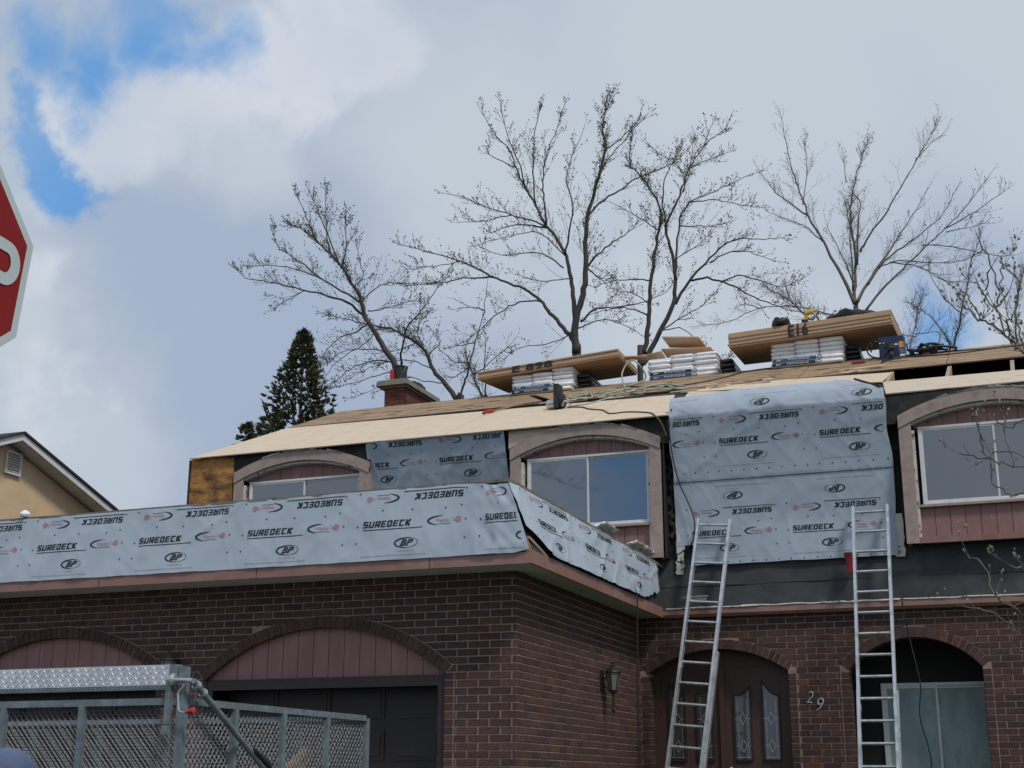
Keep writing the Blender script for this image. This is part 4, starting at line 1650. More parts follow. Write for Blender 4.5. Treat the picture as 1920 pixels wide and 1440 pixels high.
def bundle_pile(x0, x1, yf, zb, layers, where, group, seed, tops, side='right'):
    """two long printed bundles at the bottom, then layers of three bundles end-on"""
    rr = random.Random(seed)
    H = .081
    w = (x1 - x0)
    z = zb
    for k in range(2):
        off = rr.uniform(-.02, .03)
        bundle((x0 + x1) / 2 + off, yf + .2, z, w, .42, H, True, M_bluefilm if (k == 0) == (seed % 2 == 0) else M_navyfilm, M_bundle, seed * 50 + k,
               'shingle bundle with blue printed band, %s in pile %s' % ('lowest' if k == 0 else 'second up', where), group)
        for r_ in (1, 2):
            bundle((x0 + x1) / 2 + off, yf + .2 + .43 * r_, z, w + .06, .42, H, True, None, M_bundledk, seed * 50 + k + 10 * r_,
                   'hidden bundle %s, %s layer, %s row' % (where, ORD[k], 'middle' if r_ == 1 else 'back'), group)
        z += H
    cw = w / 3
    cols = ('left', 'middle', 'right')
    for c in range(3):
        zz = z
        for k in range(tops[c]):
            hh = H * rr.uniform(.92, 1.04)
            bundle(x0 + cw * (c + .5) + rr.uniform(-.008, .008), yf + .5 + rr.uniform(-.02, .02) + .03, zz, 1.0, cw - .006, hh, False, None, M_bundle, seed * 50 + 20 + c * 7 + k,
                   'white bundle end, %s column, %s from below, pile %s' % (cols[c], ORD[k], where), group)
            zz += hh
    # slipped dark bundles showing on the right-hand side
    for k in range(4):
        bundle(x1 + .13 - k * .016, yf + .75, zb + .02 + k * (H + .012), .30, .9, H, True, None, M_bundledk, seed * 50 + 45 + k,
               'dark bundle, right flank of pile %s, %s up' % (where, ORD[k]), group)


bundle_pile(-9.17, -7.93, 23.95, 8.765, 4, 'under the leftmost plywood', 'shingle bundles on the ridge', 1, (3, 3, 4))
bundle_pile(-6.55, -5.22, 24.25, 8.86, 4, 'below the small middle boards', 'shingle bundles on the ridge', 2, (3, 4, 4))
bundle_pile(-4.18, -2.89, 24.02, 8.80, 4, 'under the rightmost plywood', 'shingle bundles on the ridge', 3, (4, 4, 4))

c1 = [(-9.855, 23.900, 9.128), (-6.996, 23.900, 9.295), (-7.013, 25.230, 9.300), (-9.619, 25.018, 9.130)]
ply_stack(c1, 5, .027, 'on the leftmost bundle pile', 'plywood sheets on the left pile', 1, ('E 898', .40, .82), 0)
c3 = [(-4.915, 23.900, 9.233), (-2.016, 23.900, 9.353), (-1.983, 25.386, 9.370), (-4.883, 25.116, 9.250)]
ply_stack(c3, 8, .031, 'on the rightmost bundle pile', 'plywood sheets on the right pile', 2, ('E16', .44, .36), 0)

# loose cut boards on the middle pile
for (P, mt, lab) in (
        ([(-6.348, 24.579, 9.550), (-5.441, 24.773, 9.550), (-5.421, 25.040, 9.520), (-6.351, 25.026, 9.520)], M_plyunder, 'cut plywood board lying flat on top of the middle bundle pile'),
        ([(-6.215, 24.721, 9.620), (-5.556, 24.967, 9.620), (-5.642, 24.692, 9.750), (-6.296, 24.448, 9.750)], M_plyedge, 'small plywood offcut tilted up on the middle bundle pile'),
        ([(-6.702, 24.666, 9.400), (-6.309, 24.733, 9.420), (-6.327, 24.494, 9.480), (-6.716, 24.572, 9.460)], M_plyedge, 'plywood offcut slanting off the left edge of the middle pile'),
        ([(-7.211, 24.267, 9.340), (-6.584, 24.427, 9.340), (-6.572, 24.350, 9.380), (-7.046, 24.247, 9.380)], M_plyedge, 'narrow pale board bridging the left plywood and middle pile')):
    q = MB()
    q.prism(P, (0, 0, .022))
    q.build('plywood_offcut', mt, None, label=lab, cat='board', group='plywood offcuts on the middle pile')


def rp(x, y, lift=0.0):
    return (x, y, rz(y, lift))


# roofing shovel
t = thing('roofing_shovel', rp(-8.5, 22.3, .03), 'roofing shovel with red handle, wooden shaft and black blade on the pale boards', 'shovel')
a, b = Vector(rp(-8.80, 22.08, .05)), Vector(rp(-8.22, 22.62, .06))
m = MB()
m.tube([a, a.lerp(b, .5) + Vector((0, 0, .01)), b], .018, 8)
m.build('shaft', M_oldsheath, t)
m = MB()
d = (b - a).normalized()
s_ = Vector((-d.y, d.x, 0)).normalized()
P = [a + d * .02, a - d * .10 + s_ * .07, a - d * .17 + s_ * .06, a - d * .17 - s_ * .06, a - d * .10 - s_ * .07, a + d * .02]
m.tube(P, .026, 6)
m.build('grip', M_redp, t)
m = MB()
e = b + d * .05
m.prism([e - s_ * .05 + Vector((-.04, 0, .10)), e + s_ * .10 + Vector((-.1, 0, .14)), e + d * .26 + s_ * .10 + Vector((0, 0, -.05)), e + d * .26 - s_ * .10 + Vector((.05, 0, -.07))], (0, 0, .012))
m.build('blade', M_blackp, t)

# circular saw standing on its base
t = thing('circular_saw', rp(-7.5, 21.7, .02), 'black circular saw standing on its base plate beside the shovel', 'saw')
c = Vector(rp(-7.46, 21.74, .02))
m = MB()
m.box(c.x - .045, c.x + .045, c.y - .12, c.y + .12, c.z, c.z + .42)
m.build('base_plate', M_blackp, t)
m = MB()
m.lathe((c.x - .05, c.y, c.z + .09), [(.05, 0), (.085, .01), (.085, .12), (.07, .15), (.03, .16)], 16, (-1, 0, 0))
m.build('motor_housing', M_steel, t)
m = MB()
m.lathe((c.x + .05, c.y, c.z + .13), [(.03, 0), (.125, .005), (.125, .06), (.06, .075)], 18, (1, 0, 0))
m.build('blade_guard', M_blackp, t)
m = MB()
m.tube(smooth_path([(c.x + .10, c.y - .08, c.z + .02), (c.x + .16, c.y - .12, c.z + .10), (c.x + .22, c.y - .05, c.z + .05), (c.x + .26, c.y - .1, c.z + .01)]), .014, 6)
m.build('lever', M_steel, t)

# cords and hoses
def cord(name, P, r, mt, label, cat, n=6):
    m = MB()
    m.tube(smooth_path(P, n), r, 6)
    return m.build(name, mt, None, smooth=True, label=label, cat=cat)


cord('power_cord', [rp(-7.30, 21.76, .03), rp(-7.0, 21.62, .03), rp(-6.75, 21.30, .03), rp(-6.45, 21.05, .03), rp(-6.2, 20.62, .03), rp(-5.95, 20.62, .03), rp(-5.7, 20.5, .03), rp(-5.45, 20.3, .03), (-5.30, 20.02, 7.03), (-5.2, 20.0, 6.9), (-5.14, 20.06, 6.7)],
     .013, M_brownhose, 'thin brown cord wandering from the saw across the pale boards to the eave', 'cord')
rr = random.Random(9)
P = []
for i in range(30):
    t_ = i / 29
    P.append(rp(-7.6 + 2.1 * t_ + .25 * sin(i * 1.9), 22.7 + .35 * sin(i * 1.3) + .3 * rr.random(), .04 + .02 * (i % 3)))
cord('air_hose', P, .014, M_hose, 'tangled pale green air hose lying between the left and middle piles', 'hose', 5)
cord('air_hose', [rp(-6.75, 23.4, .05), rp(-6.85, 23.6, .3), rp(-6.72, 23.7, .52), rp(-6.55, 23.7, .42), rp(-6.5, 23.9, .1), rp(-6.9, 23.5, .04)], .016, M_hose,
     'stiff loop of hose standing up to the right of left plywood', 'hose')
cord('air_hose', [rp(-7.3, 21.85, .03), rp(-7.0, 21.95, .03), rp(-6.8, 22.3, .03), rp(-6.55, 22.9, .04), rp(-6.7, 23.3, .04), rp(-7.1, 23.2, .04), rp(-7.4, 23.0, .04)], .015, M_hose,
     'green hose end curling down behind the circular saw', 'hose')
cord('black_cable', [rp(-6.9, 23.75, .04), rp(-6.3, 23.3, .03), rp(-5.6, 23.05, .03), rp(-5.0, 23.5, .03), rp(-4.7, 24.0, .03), rp(-4.3, 24.2, .03), rp(-3.6, 24.2, .03)], .018, M_rubber,
     'black cable curving past the middle pile to the ridge', 'cable')
for j, (dz, lab) in enumerate(((0, 'upper black cable running along the ridge to the right edge'), (-.22, 'lower black cable running beside the ridge to the right edge'))):
    P = [rp(-2.2, 23.7 + dz, .03)]
    for i in range(12):
        P.append(rp(-1.9 + i * .35, 24.0 + dz + .10 * sin(i * 1.1 + j * 2), .03))
    cord('black_cable', P, .018, M_rubber, lab, 'cable')
# heap of cable beside the box
P = []
for i in range(46):
    a = i * .8
    P.append((-1.42 + (.12 + .20 * rr.random()) * cos(a) + .3 * (i / 45 - .5), 24.05 + .14 * sin(a), rz(24.05) + .05 + .16 * abs(sin(i * .7)) * (1 - abs(i / 23 - 1))))
cord('cable_heap', P, .022, M_rubber, 'untidy heap of black cable on the ridge beside the navy box', 'cable', 4)
m = MB()
m.bar((-1.28, 24.05, rz(24.05) + .12), (-1.22, 24.05, rz(24.05) + .38), .03, .03)
m.build('wood_stub', M_wood, None, label='short stub of wood sticking up from the cable heap', cat='wood scrap')

# navy nail box
bx, by, bzz = -2.27, 23.95, rz(23.95) + .03
t = thing('nail_box', (bx, by, bzz), 'navy cardboard box with orange label on the ridge beside the right plywood', 'box')
m = MB()
m.box(bx, bx + .43, by, by + .40, bzz, bzz + .40)
m.build('carton', M_navybox, t)
m = MB()
m.box(bx + .34, bx + .42, by - .004, by, bzz + .18, bzz + .29)
m.build('orange_label', M_orange, t)
m = MB()
m.box(bx + .34, bx + .42, by - .004, by, bzz + .08, bzz + .165)
m.build('grey_label', M_greywood, t)
m = MB()
m.box(bx + .35, bx + .43, by - .004, by, bzz + .02, bzz + .06)
m.build('white_label', M_whiteink, t)
m = MB()
m.box(bx + .01, bx + .10, by - .004, by, bzz + .28, bzz + .31)
m.build('white_mark', M_whiteink, t)
m = MB()
m.box(bx + .27, bx + .32, by - .004, by, bzz + .23, bzz + .26)
m.build('white_mark', M_whiteink, t)
P = [(bx - .05 + .17 * cos(a / 3) + .02 * a / 6, by - .12 - .02 * (a % 2), bzz + .14 + .15 * sin(a / 3)) for a in range(30)]
cord('coiled_cable', P, .014, M_rubber, 'loops of black cable coiled in front of the navy box', 'cable', 3)
m = MB()
m.lathe((bx + .22, by - .16, bzz - .03), [(.04, 0), (.05, .04), (.03, .10), (.07, .15), (.06, .22), (.02, .25)], 10)
m.build('nail_gun', M_blackp, None, label='small dark tool standing in front of the navy box', cat='tool')
m = MB()
m.prism([rp(-2.72, 23.65, .01), rp(-2.50, 23.65, .01), rp(-2.50, 23.75, .02), rp(-2.72, 23.75, .02)], (0, 0, .05))
m.build('utility_knife', M_redd, None, label='small dark red tool lying left of the coiled cable', cat='tool')


def lump(name, c, r, mt, label, cat, seed, n=18, k=7):
    """draped soft thing"""
    V, F = [], []
    for j in range(k + 1):
        for i in range(n):
            a, b = 2 * pi * i / n, pi / 2 * j / k
            q = 1 + .45 * noise.noise((cos(a) * 1.7 + seed, sin(a) * 1.7, b * 1.6))
            V.append((c[0] + r[0] * cos(a) * cos(b) * q, c[1] + r[1] * sin(a) * cos(b) * q, c[2] + r[2] * sin(b) * (q if j < k else 1)))
    for j in range(k):
        for i in range(n):
            p, q = j * n + i, j * n + (i + 1) % n
            F.append((p, q, q + n, p + n))
    F.append(tuple(range(n - 1, -1, -1)))
    m = MB()
    m.add(V, F)
    return m.build(name, mt, None, smooth=True, label=label, cat=cat)


ztop = 9.27 + 8 * .034
lump('tool_belt', (-3.98, 24.05, 9.27 + .055 + 8 * .034), (.20, .22, .13), M_blackp, 'black crumpled tool belt on the left of the right plywood stack', 'tool belt', 3)
lump('work_jacket', (-2.72, 24.2, 9.34 + 8 * .034), (.42, .3, .16), M_cloth, 'dark jacket heaped on the right end of the plywood stack', 'jacket', 7)
t = thing('cordless_drill', (-3.45, 23.98, 9.62), 'yellow and black cordless drill on the plywood beside the tool belt', 'drill')
m = MB()
m.lathe((-3.52, 23.98, 9.74), [(.02, 0), (.045, .01), (.05, .12), (.035, .15), (.018, .20)], 12, (1, 0, .25))
m.build('drill_body', M_yellow, t)
m = MB()
m.bar((-3.49, 23.98, 9.73), (-3.52, 23.98, 9.61), .05, .06, (1, 0, 0))
m.build('drill_grip', M_yellow, t)
m = MB()
m.box(-3.58, -3.47, 23.93, 24.03, 9.575, 9.62)
m.build('battery', M_blackp, t)

# chimney top: pail
pc = (-12.05, 25.0, 9.595)
t = thing('pail', pc, 'black pail with red label standing on the chimney cap', 'pail')
m = MB()
m.lathe(pc, [(.135, 0), (.155, .30), (.168, .30), (.168, .33), (.15, .33), (.14, .05)], 20)
m.build('pail_body', M_blackp, t, smooth=False)
m = MB()
m.box(pc[0] - .15, pc[0] - .06, pc[1] - .162, pc[1] - .14, pc[2] + .03, pc[2] + .24)
m.build('pail_label', M_redp, t)
m = MB()
m.tube([(pc[0] + .17 * cos(a), pc[1] - .1, pc[2] + .30 - .17 * sin(a)) for a in [pi * i / 12 for i in range(13)]], .005, 5)
m.build('pail_handle', M_steel, t)
lump('roofing_rubble', (-11.93, 25.6, 9.58), (.12, .4, .16), M_feltd, 'dark scraps of old shingle piled behind the pail on the chimney cap', 'debris', 9)

# scraps on the garage cap
for i, (s0, L_, lab) in enumerate(((.58, .34, 'white plastic scrap on the side cap board below the middle window'), (.80, .34, 'crumpled white wrapper on the side cap board near the wall'), (.88, .3, 'torn white wrapper resting at the low end of the side cap'))):
    c = Vector((CX + .0, CY, CZ + .04)).lerp(Vector((TB.x + .0, MY, TB.z + .04)), s0)
    V, F = [], []
    n = 9
    for a in range(n + 1):
        for b in range(4):
            y = (a / n - .5) * L_ * 2.0
            x = (b / 3 - .5) * .16
            V.append((c.x + x, c.y + y, c.z + .04 * noise.noise((y * 6, x * 9, i * 3)) + .05 + .012 * b + .03 * abs(sin(a * 1.3))))
    for a in range(n):
        for b in range(3):
            p = a * 4 + b
            F.append((p, p + 4, p + 5, p + 1))
    m = MB()
    m.add(V, F)
    m.add([(x, y, z - .02) for x, y, z in V], [tuple(reversed(f)) for f in F])
    m.build('plastic_scrap', M_paper, None, label=lab, cat='plastic scrap')
m = MB()
c = Vector((-12.55, CY + .0, 4.99))
m.lathe(c, [(.06, 0), (.075, .03), (.05, .07), (.01, .09)], 9)
m.build('plastic_scrap', M_paper, None, label='little white scrap on the front cap board below the neighbouring gable', cat='plastic scrap')

cord('hanging_cable', [(-5.64, 18.0, 4.92), (-5.56, 18.3, 4.86), (-5.40, 18.55, 4.55), (-5.30, 18.7, 4.2), (-5.28, 18.72, 4.05), (-5.285, 18.70, 3.7), (-5.29, 18.69, 3.2), (-5.30, 18.7, 2.6), (-5.3, 18.7, 1.0), (-5.3, 18.6, .82)], .011, M_rubber,
     'black cable hanging over the side eave in front of the brick corner', 'cable')
cord('hanging_cable', [(-5.62, 19.3, 4.92), (-5.52, 19.5, 4.85), (-5.45, 19.62, 4.6), (-5.38, 19.75, 4.4), (-5.36, 19.95, 4.3), (-5.42, 20.15, 4.35)], .011, M_rubber,
     'short black cable looped over the torn end of the side underlayment', 'cable')
cord('hanging_cable', [(-5.10, 20.02, 6.95), (-5.07, 20.12, 6.4), (-5.0, 20.2, 6.0), (-4.90, 20.22, 5.75), (-4.80, 20.23, 5.45), (-4.80, 20.23, 5.15), (-4.90, 20.22, 5.0), (-5.1, 20.22, 4.88)], .011, M_rubber,
     'thin black cable hanging down the left edge of the tall wall sheet', 'cable')
cord('hanging_cable', [(-1.86, 20.2, 4.1), (-1.82, 20.27, 3.7), (-1.74, 20.28, 3.2), (-1.70, 20.28, 2.9), (-1.74, 20.28, 2.5), (-1.66, 20.28, 2.1), (-1.64, 20.28, 1.8), (-1.72, 20.28, 1.3), (-1.7, 20.28, .82)], .010, M_rubber,
     'thin black cable hanging in front of the ground floor window', 'cable')
# red strap
m = MB()
x0, z0 = -2.62, 4.80
m.prism([(x0, 20.22, z0), (x0 + .12, 20.22, z0), (x0 + .14, 20.22, z0 - .12), (x0 + .16, 20.22, z0 - .16), (x0 + .10, 20.22, z0 - .30), (x0 + .05, 20.22, z0 - .30), (x0 + .02, 20.22, z0 - .12)], (0, .05, 0))
m.build('red_rag', M_redd, None, label='red rag hanging on the felt band left of the right ladder', cat='rag')
m = MB()
m.tube([(-5.0, 20.12, 4.24), (-4.6, 20.12, 4.25)], .016, 6)
m.tube([(-4.88, 20.12, 4.20), (-4.62, 20.12, 4.20)], .02, 6)
m.build('loose_bracket', M_steel, None, label='small metal bracket lying in the gutter behind the left ladder', cat='bracket', kind=None)


# ================================================================== LADDERS
def ladder(top, bot, w, label, fly):
    """top, bot: centre points. rails, rungs 0.305 apart, plus the wider base section behind"""
    top, bot = Vector(top), Vector(bot)
    d = (top - bot).normalized()
    L = (bot.z - ground_z(bot.y)) / d.z
    base = bot - d * L
    t = thing('extension_ladder', base, label, 'ladder', 'aluminium extension ladders against the house')
    side = Vector((1, 0, 0))
    side = (side - d * side.dot(d)).normalized()
    nrm = side.cross(d).normalized()
    if nrm.y > 0:
        nrm = -nrm
    tot = (top - base).length
    for s in (-1, 1):
        m = MB()
        a, b = base + side * s * w / 2 + d * .9, top + side * s * w / 2
        m.bar(a, b, .012, .085, nrm)
        m.bar(a + nrm * .040 + side * s * .012, b + nrm * .040 + side * s * .012, .040, .007, nrm)
        m.bar(a - nrm * .040 + side * s * .012, b - nrm * .040 + side * s * .012, .040, .007, nrm)
        m.build('rail', M_alu, t)
        m = MB()
        a, b = base + side * s * (w / 2 + .035) - nrm * -.0 + nrm * -.09, base + side * s * (w / 2 + .035) + d * fly - nrm * .09
        m.bar(a, b, .03, .085, nrm)
        m.build('base_rail', M_alu, t)
        m = MB()
        m.bar(base + side * s * (w / 2 + .035) - nrm * .15, base + side * s * (w / 2 + .035) - nrm * .03, .07, .03)
        m.build('rubber_foot', M_rubber, t)
    k = tot - .09
    while k > .9:
        m = MB()
        p = base + d * k
        m.tube([p - side * (w / 2 - .014), p + side * (w / 2 - .014)], .0205, 8)
        m.build('rung', M_alu, t)
        k -= .305
    k = (tot - .09) % .305 + .305
    while k < fly:
        m = MB()
        p = base + d * (k + .020) - nrm * .075
        m.tube([p - side * (w / 2 + .02), p + side * (w / 2 + .02)], .016, 8)
        m.build('base_rung', M_alu, t)
        k += .305
    for s in (-1, 1):
        m = MB()
        p = base + side * s * (w / 2) + d * (fly - .25) - nrm * .02
        m.bar(p - d * .05, p + d * .05, .03, .1, nrm)
        m.build('rung_lock', M_alu, t)
    return t


ladder((-4.478, 20.22, 5.40), (-4.828, 19.29, 1.81), .455, 'left aluminium extension ladder leaning in front of the arched double door', 2.75)
ladder((-2.203, 20.22, 5.45), (-2.213, 19.27, 1.80), .455, 'right aluminium extension ladder leaning between the house number and lower window', 2.1)


# ================================================================== WALL LANTERNS
def lantern(x, y, z, out, label, s=1.0):
    """carriage lamp: wall plate, arm, tapered glass body, roof, finial, long tail"""
    t = thing('wall_lantern', (x, y, z), label, 'wall lamp', 'black carriage lamps on the brick')
    o = Vector(out)
    sd = Vector((-o.y, o.x, 0))
    c = Vector((x, y, z)) + o * .16
    m = MB()
    p = Vector((x, y, z))
    m.bar(p + o * .005 - Vector((0, 0, .11 * s)), p + o * .005 + Vector((0, 0, .11 * s)), .10 * s, .02, o)
    m.build('wall_plate', M_lampblack, t)
    m = MB()
    m.tube(smooth_path([p + Vector((0, 0, -.02)), p + o * .08 + Vector((0, 0, .05)), c + Vector((0, 0, .17 * s))]), .009, 6)
    m.tube(smooth_path([p + Vector((0, 0, -.06)), p + o * .1 + Vector((0, 0, -.12 * s)), c + Vector((0, 0, -.13 * s))]), .009, 6)
    m.build('arm', M_lampblack, t)
    m = MB()
    q = []
    for h, r in ((-.12 * s, .05 * s), (.08 * s, .088 * s)):
        for i in range(6):
            a = pi / 6 + i * pi / 3
            q.append(c + Vector((r * cos(a), r * sin(a), h)))
    m.add(q, [(i, (i + 1) % 6, 6 + (i + 1) % 6, 6 + i) for i in range(6)] + [tuple(range(5, -1, -1)), tuple(range(6, 12))])
    m.build('glass', M_lampglass, t)
    m = MB()
    for i in range(6):
        m.bar(q[i], q[i + 6], .010, .010)
        m.bar(q[i + 6], q[6 + (i + 1) % 6], .014, .014)
    m.build('cage', M_lampblack, t)
    m = MB()
    m.lathe(c + Vector((0, 0, .085 * s)), [(.105 * s, 0), (.098 * s, .012), (.045 * s, .055 * s), (.03 * s, .06 * s), (.03 * s, .08 * s), (.012, .09 * s), (.018, .12 * s), (.004, .14 * s)], 12)
    m.build('lamp_roof', M_lampblack, t)
    m = MB()
    m.lathe(c + Vector((0, 0, -.125 * s)), [(.055 * s, 0), (.045 * s, -.03 * s), (.016, -.04 * s), (.016, -.20 * s), (.028, -.22 * s), (.004, -.27 * s)], 10)
    m.build('tail', M_lampblack, t)
    return t


lantern(SX + .014, 18.45, 2.96, (1, 0, 0), 'black carriage lamp with pale glass on the garage side wall', 1.15)
lantern(-10.36, GY - .014, 2.98, (0, -1, 0), 'black carriage lamp on the brick pier between the garage arches', 1.15)

# ================================================================== NEIGHBOUR HOUSE (gable to the right)
NX = -18.5
nb = thing('neighbour_house', (NX, 21.4, 0), 'beige stucco neighbouring house with white rake boards and a louvred gable vent', 'house')
AY, AZ = 21.40, 8.24
pr_, pl_ = (AZ - 7.22) / 3.24 * 1.0, .40


def nz(y, d=0.0):
    return AZ + d - abs(y - AY) * (.318 if y > AY else .40)


m = MB()
m.prism([(NX - .38, AY - 4.2, 0), (NX - .38, AY + 4.2, 0), (NX - .38, AY + 4.2, nz(AY + 4.2, -.2)), (NX - .38, AY, AZ - .2), (NX - .38, AY - 4.2, nz(AY - 4.2, -.2))], (-8, 0, 0))
m.build('stucco_wall', M_stucco, nb)
for sgn in (1, -1):
    yb = AY + sgn * 5.0
    m = MB()
    m.prism([(NX, AY, AZ - .03), (NX, yb, nz(yb, -.03)), (NX, yb, nz(yb, -.16)), (NX, AY, AZ - .16)], (-.03, 0, 0))
    m.build('rake_board', M_whitep, nb)
    m = MB()
    m.prism([(NX + .04, AY, AZ + .02), (NX + .04, yb, nz(yb, .02)), (NX + .04, yb, nz(yb, -.025)), (NX + .04, AY, AZ - .025)], (-8.7, 0, 0))
    m.build('roof', M_shingle, nb)
    m = MB()
    n = 16
    for i in range(n):
        y0, y1 = AY + (yb - AY) * i / n, AY + (yb - AY) * (i + .96) / n
        m.hexa([(NX - .035, y0, nz(y0, -.17)), (NX - .42, y0, nz(y0, -.17)), (NX - .42, y1, nz(y1, -.17)), (NX - .035, y1, nz(y1, -.17)),
                (NX - .035, y0, nz(y0, -.15)), (NX - .42, y0, nz(y0, -.15)), (NX - .42, y1, nz(y1, -.15)), (NX - .035, y1, nz(y1, -.15))])
    m.build('soffit', M_soffit, nb, kind='stuff')
vx = NX - .37
m = MB()
for (a, b, c, d) in ((21.36, 21.81, 7.45, 7.49), (21.36, 21.81, 7.87, 7.91), (21.36, 21.40, 7.491, 7.869), (21.77, 21.81, 7.491, 7.869)):
    m.box(vx, vx + .05, a, b, c, d)
vt = m.build('gable_vent', M_whitep, nb)
for i in range(7):
    m = MB()
    z = 7.505 + i * .052
    m.hexa([(vx + .005, 21.405, z + .03), (vx + .04, 21.405, z), (vx + .04, 21.765, z), (vx + .005, 21.765, z + .03), (vx + .005, 21.405, z + .036), (vx + .045, 21.405, z + .01), (vx + .045, 21.765, z + .01), (vx + .005, 21.765, z + .036)])
    m.build('louvre', M_whitep, vt)

# ================================================================== STOP SIGN
SC = Vector((-2.313, 2.305, 2.803))
_a, _c = 1.5, .103
MR = Matrix.Rotation(_a, 4, 'Z') @ Matrix.Rotation(_c, 4, 'Y')
t = thing('stop_sign', (SC.x, SC.y, 0), 'red octagonal stop sign with white border at the left edge', 'sign')


def sp(x, z, y=0.0):
    return SC + (MR @ Vector((x, y, z)))


def octo(r):
    return [(r * cos(pi / 8 + i * pi / 4), r * sin(pi / 8 + i * pi / 4)) for i in range(8)]


m = MB()
A8, B8, C8 = octo(.3248), octo(.3020), octo(.3235)
m.add([sp(x, z) for x, z in A8] + [sp(x, z, .003) for x, z in A8], [tuple(range(8)), tuple(range(15, 7, -1))] + [(i, (i + 1) % 8, 8 + (i + 1) % 8, 8 + i) for i in range(8)])
m.build('sign_plate', M_steel, t)
m = MB()
m.add([sp(x, z, -.0015) for x, z in B8] + [sp(x, z, -.0015) for x, z in C8], [(i, (i + 1) % 8, 8 + (i + 1) % 8, 8 + i) for i in range(8)])
m.build('white_border', M_signwhite, t)
m = MB()
m.add([sp(x, z, -.0015) for x, z in B8], [tuple(range(8))])
m.build('red_face', M_signred, t)


def stroke(paths, w, ox):
    m = MB()
    for P in paths:
        n = len(P)
        V, F = [], []
        for i, (x, z) in enumerate(P):
            a, b = P[max(i - 1, 0)], P[min(i + 1, n - 1)]
            dx, dz = b[0] - a[0], b[1] - a[1]
            l = sqrt(dx * dx + dz * dz)
            V += [sp(ox + x - dz / l * w / 2, z + dx / l * w / 2, -.004), sp(ox + x + dz / l * w / 2, z - dx / l * w / 2, -.004)]
        for i in range(n - 1):
            F.append((2 * i, 2 * i + 2, 2 * i + 3, 2 * i + 1))
        m.add(V, F)
    return m


def arcp(cx, cz, rx, rz_, a0, a1, n=12):
    return [(cx + rx * cos(a0 + (a1 - a0) * i / n), cz + rz_ * sin(a0 + (a1 - a0) * i / n)) for i in range(n + 1)]


hw, sw = .098, .031
hh = .1
LET = {
    'S': [arcp(0, .045, .036, .040, .25 * pi, 1.5 * pi) + arcp(0, -.043, .038, .042, .5 * pi, -.75 * pi)],
    'T': [[(-.05, .084), (.05, .084)], [(0, .07), (0, -.1)]],
    'O': [arcp(0, .035, .036, .050, 0, pi) + [(-.036, -.03)] + arcp(0, -.035, .036, .050, pi, 2 * pi) + [(.036, .035)]],
    'P': [[(-.036, -.1), (-.036, .1)], [(-.03, .084), (.012, .084)] + arcp(.014, .042, .032, .042, .45 * pi, -.45 * pi) + [(.012, 0.0), (-.03, 0.0)]],
}
for ch, ox in zip('STOP', (-.203, -.078, .050, .206)):
    stroke(LET[ch], sw, ox).build('letter', M_signwhite, t)
m = MB()
m.bar((SC.x - .045, SC.y, 0), (SC.x - .045, SC.y, 3.2), .05, .03, (1, 0, 0))
m.build('post', M_galv, t)

# ================================================================== TRAILER WITH MESH SIDES
TX0, TY0, TZ = -4.10, 6.10, 1.994
TXL, TYL = 3.4, 2.03
tr = thing('mesh_sided_trailer', (TX0, TY0, 0), 'galvanized utility trailer with tall expanded mesh sides and a diamond plate tarp cover', 'trailer')
M0 = .62         # bed height


def tbar(name, a, b, w=.045, h=None, mt=None, up=(0, 0, 1)):
    m = MB()
    m.bar(a, b, w, h, up)
    return m.build(name, mt or M_galv, tr)


def angle_post(x, y, z0, z1, fx, fy):
    """rolled angle iron: two thin legs meeting at a corner"""
    m = MB()
    m.box(min(x, x + fx * .045), max(x, x + fx * .045), min(y, y + .006), max(y, y + .006), z0, z1)
    m.box(min(x, x + .006), max(x, x + .006), min(y + .007, y + fy * .045), max(y + .007, y + fy * .045), z0, z1)
    return m.build('post', M_galv, tr)


fr_top = lambda x: TZ
# corner post carries on up to the tarp cover
tbar('corner_post', (TX0 - .005, TY0, M0), (TX0 - .005, TY0, 2.165), .04, .045)
tbar('corner_channel', (TX0 - .062, TY0 - .035, 1.88), (TX0 - .062, TY0 - .035, 2.10), .035, .03)
tbar('latch_plate', (TX0 - .062, TY0 - .04, 1.83), (TX0 - .062, TY0 - .04, 1.875), .045, .035)
tbar('corner_post', (TX0 - TXL, TY0, M0), (TX0 - TXL, TY0, 2.165), .05, .05)
tbar('corner_post', (TX0, TY0 + TYL, M0), (TX0, TY0 + TYL, TZ), .045, .045)
tbar('corner_post', (TX0 - TXL, TY0 + TYL, M0), (TX0 - TXL, TY0 + TYL, TZ), .045, .045)
for (a, b) in (((TX0 - TXL + .026, TY0, TZ), (TX0 - .031, TY0, TZ)), ((TX0, TY0 + .026, TZ), (TX0, TY0 + TYL - .023, TZ)),
               ((TX0 - TXL, TY0 + .026, TZ), (TX0 - TXL, TY0 + TYL - .023, TZ)), ((TX0 - TXL + .023, TY0 + TYL, TZ), (TX0 - .023, TY0 + TYL, TZ))):
    tbar('top_rail', a, b, .04, .034)
for (a, b) in (((TX0 - TXL, TY0, M0), (TX0, TY0, M0)), ((TX0, TY0, M0), (TX0, TY0 + TYL, M0)), ((TX0 - TXL, TY0, M0), (TX0 - TXL, TY0 + TYL, M0)), ((TX0 - TXL, TY0 + TYL, M0), (TX0, TY0 + TYL, M0))):
    tbar('bed_rail', a, b, .06, .10)
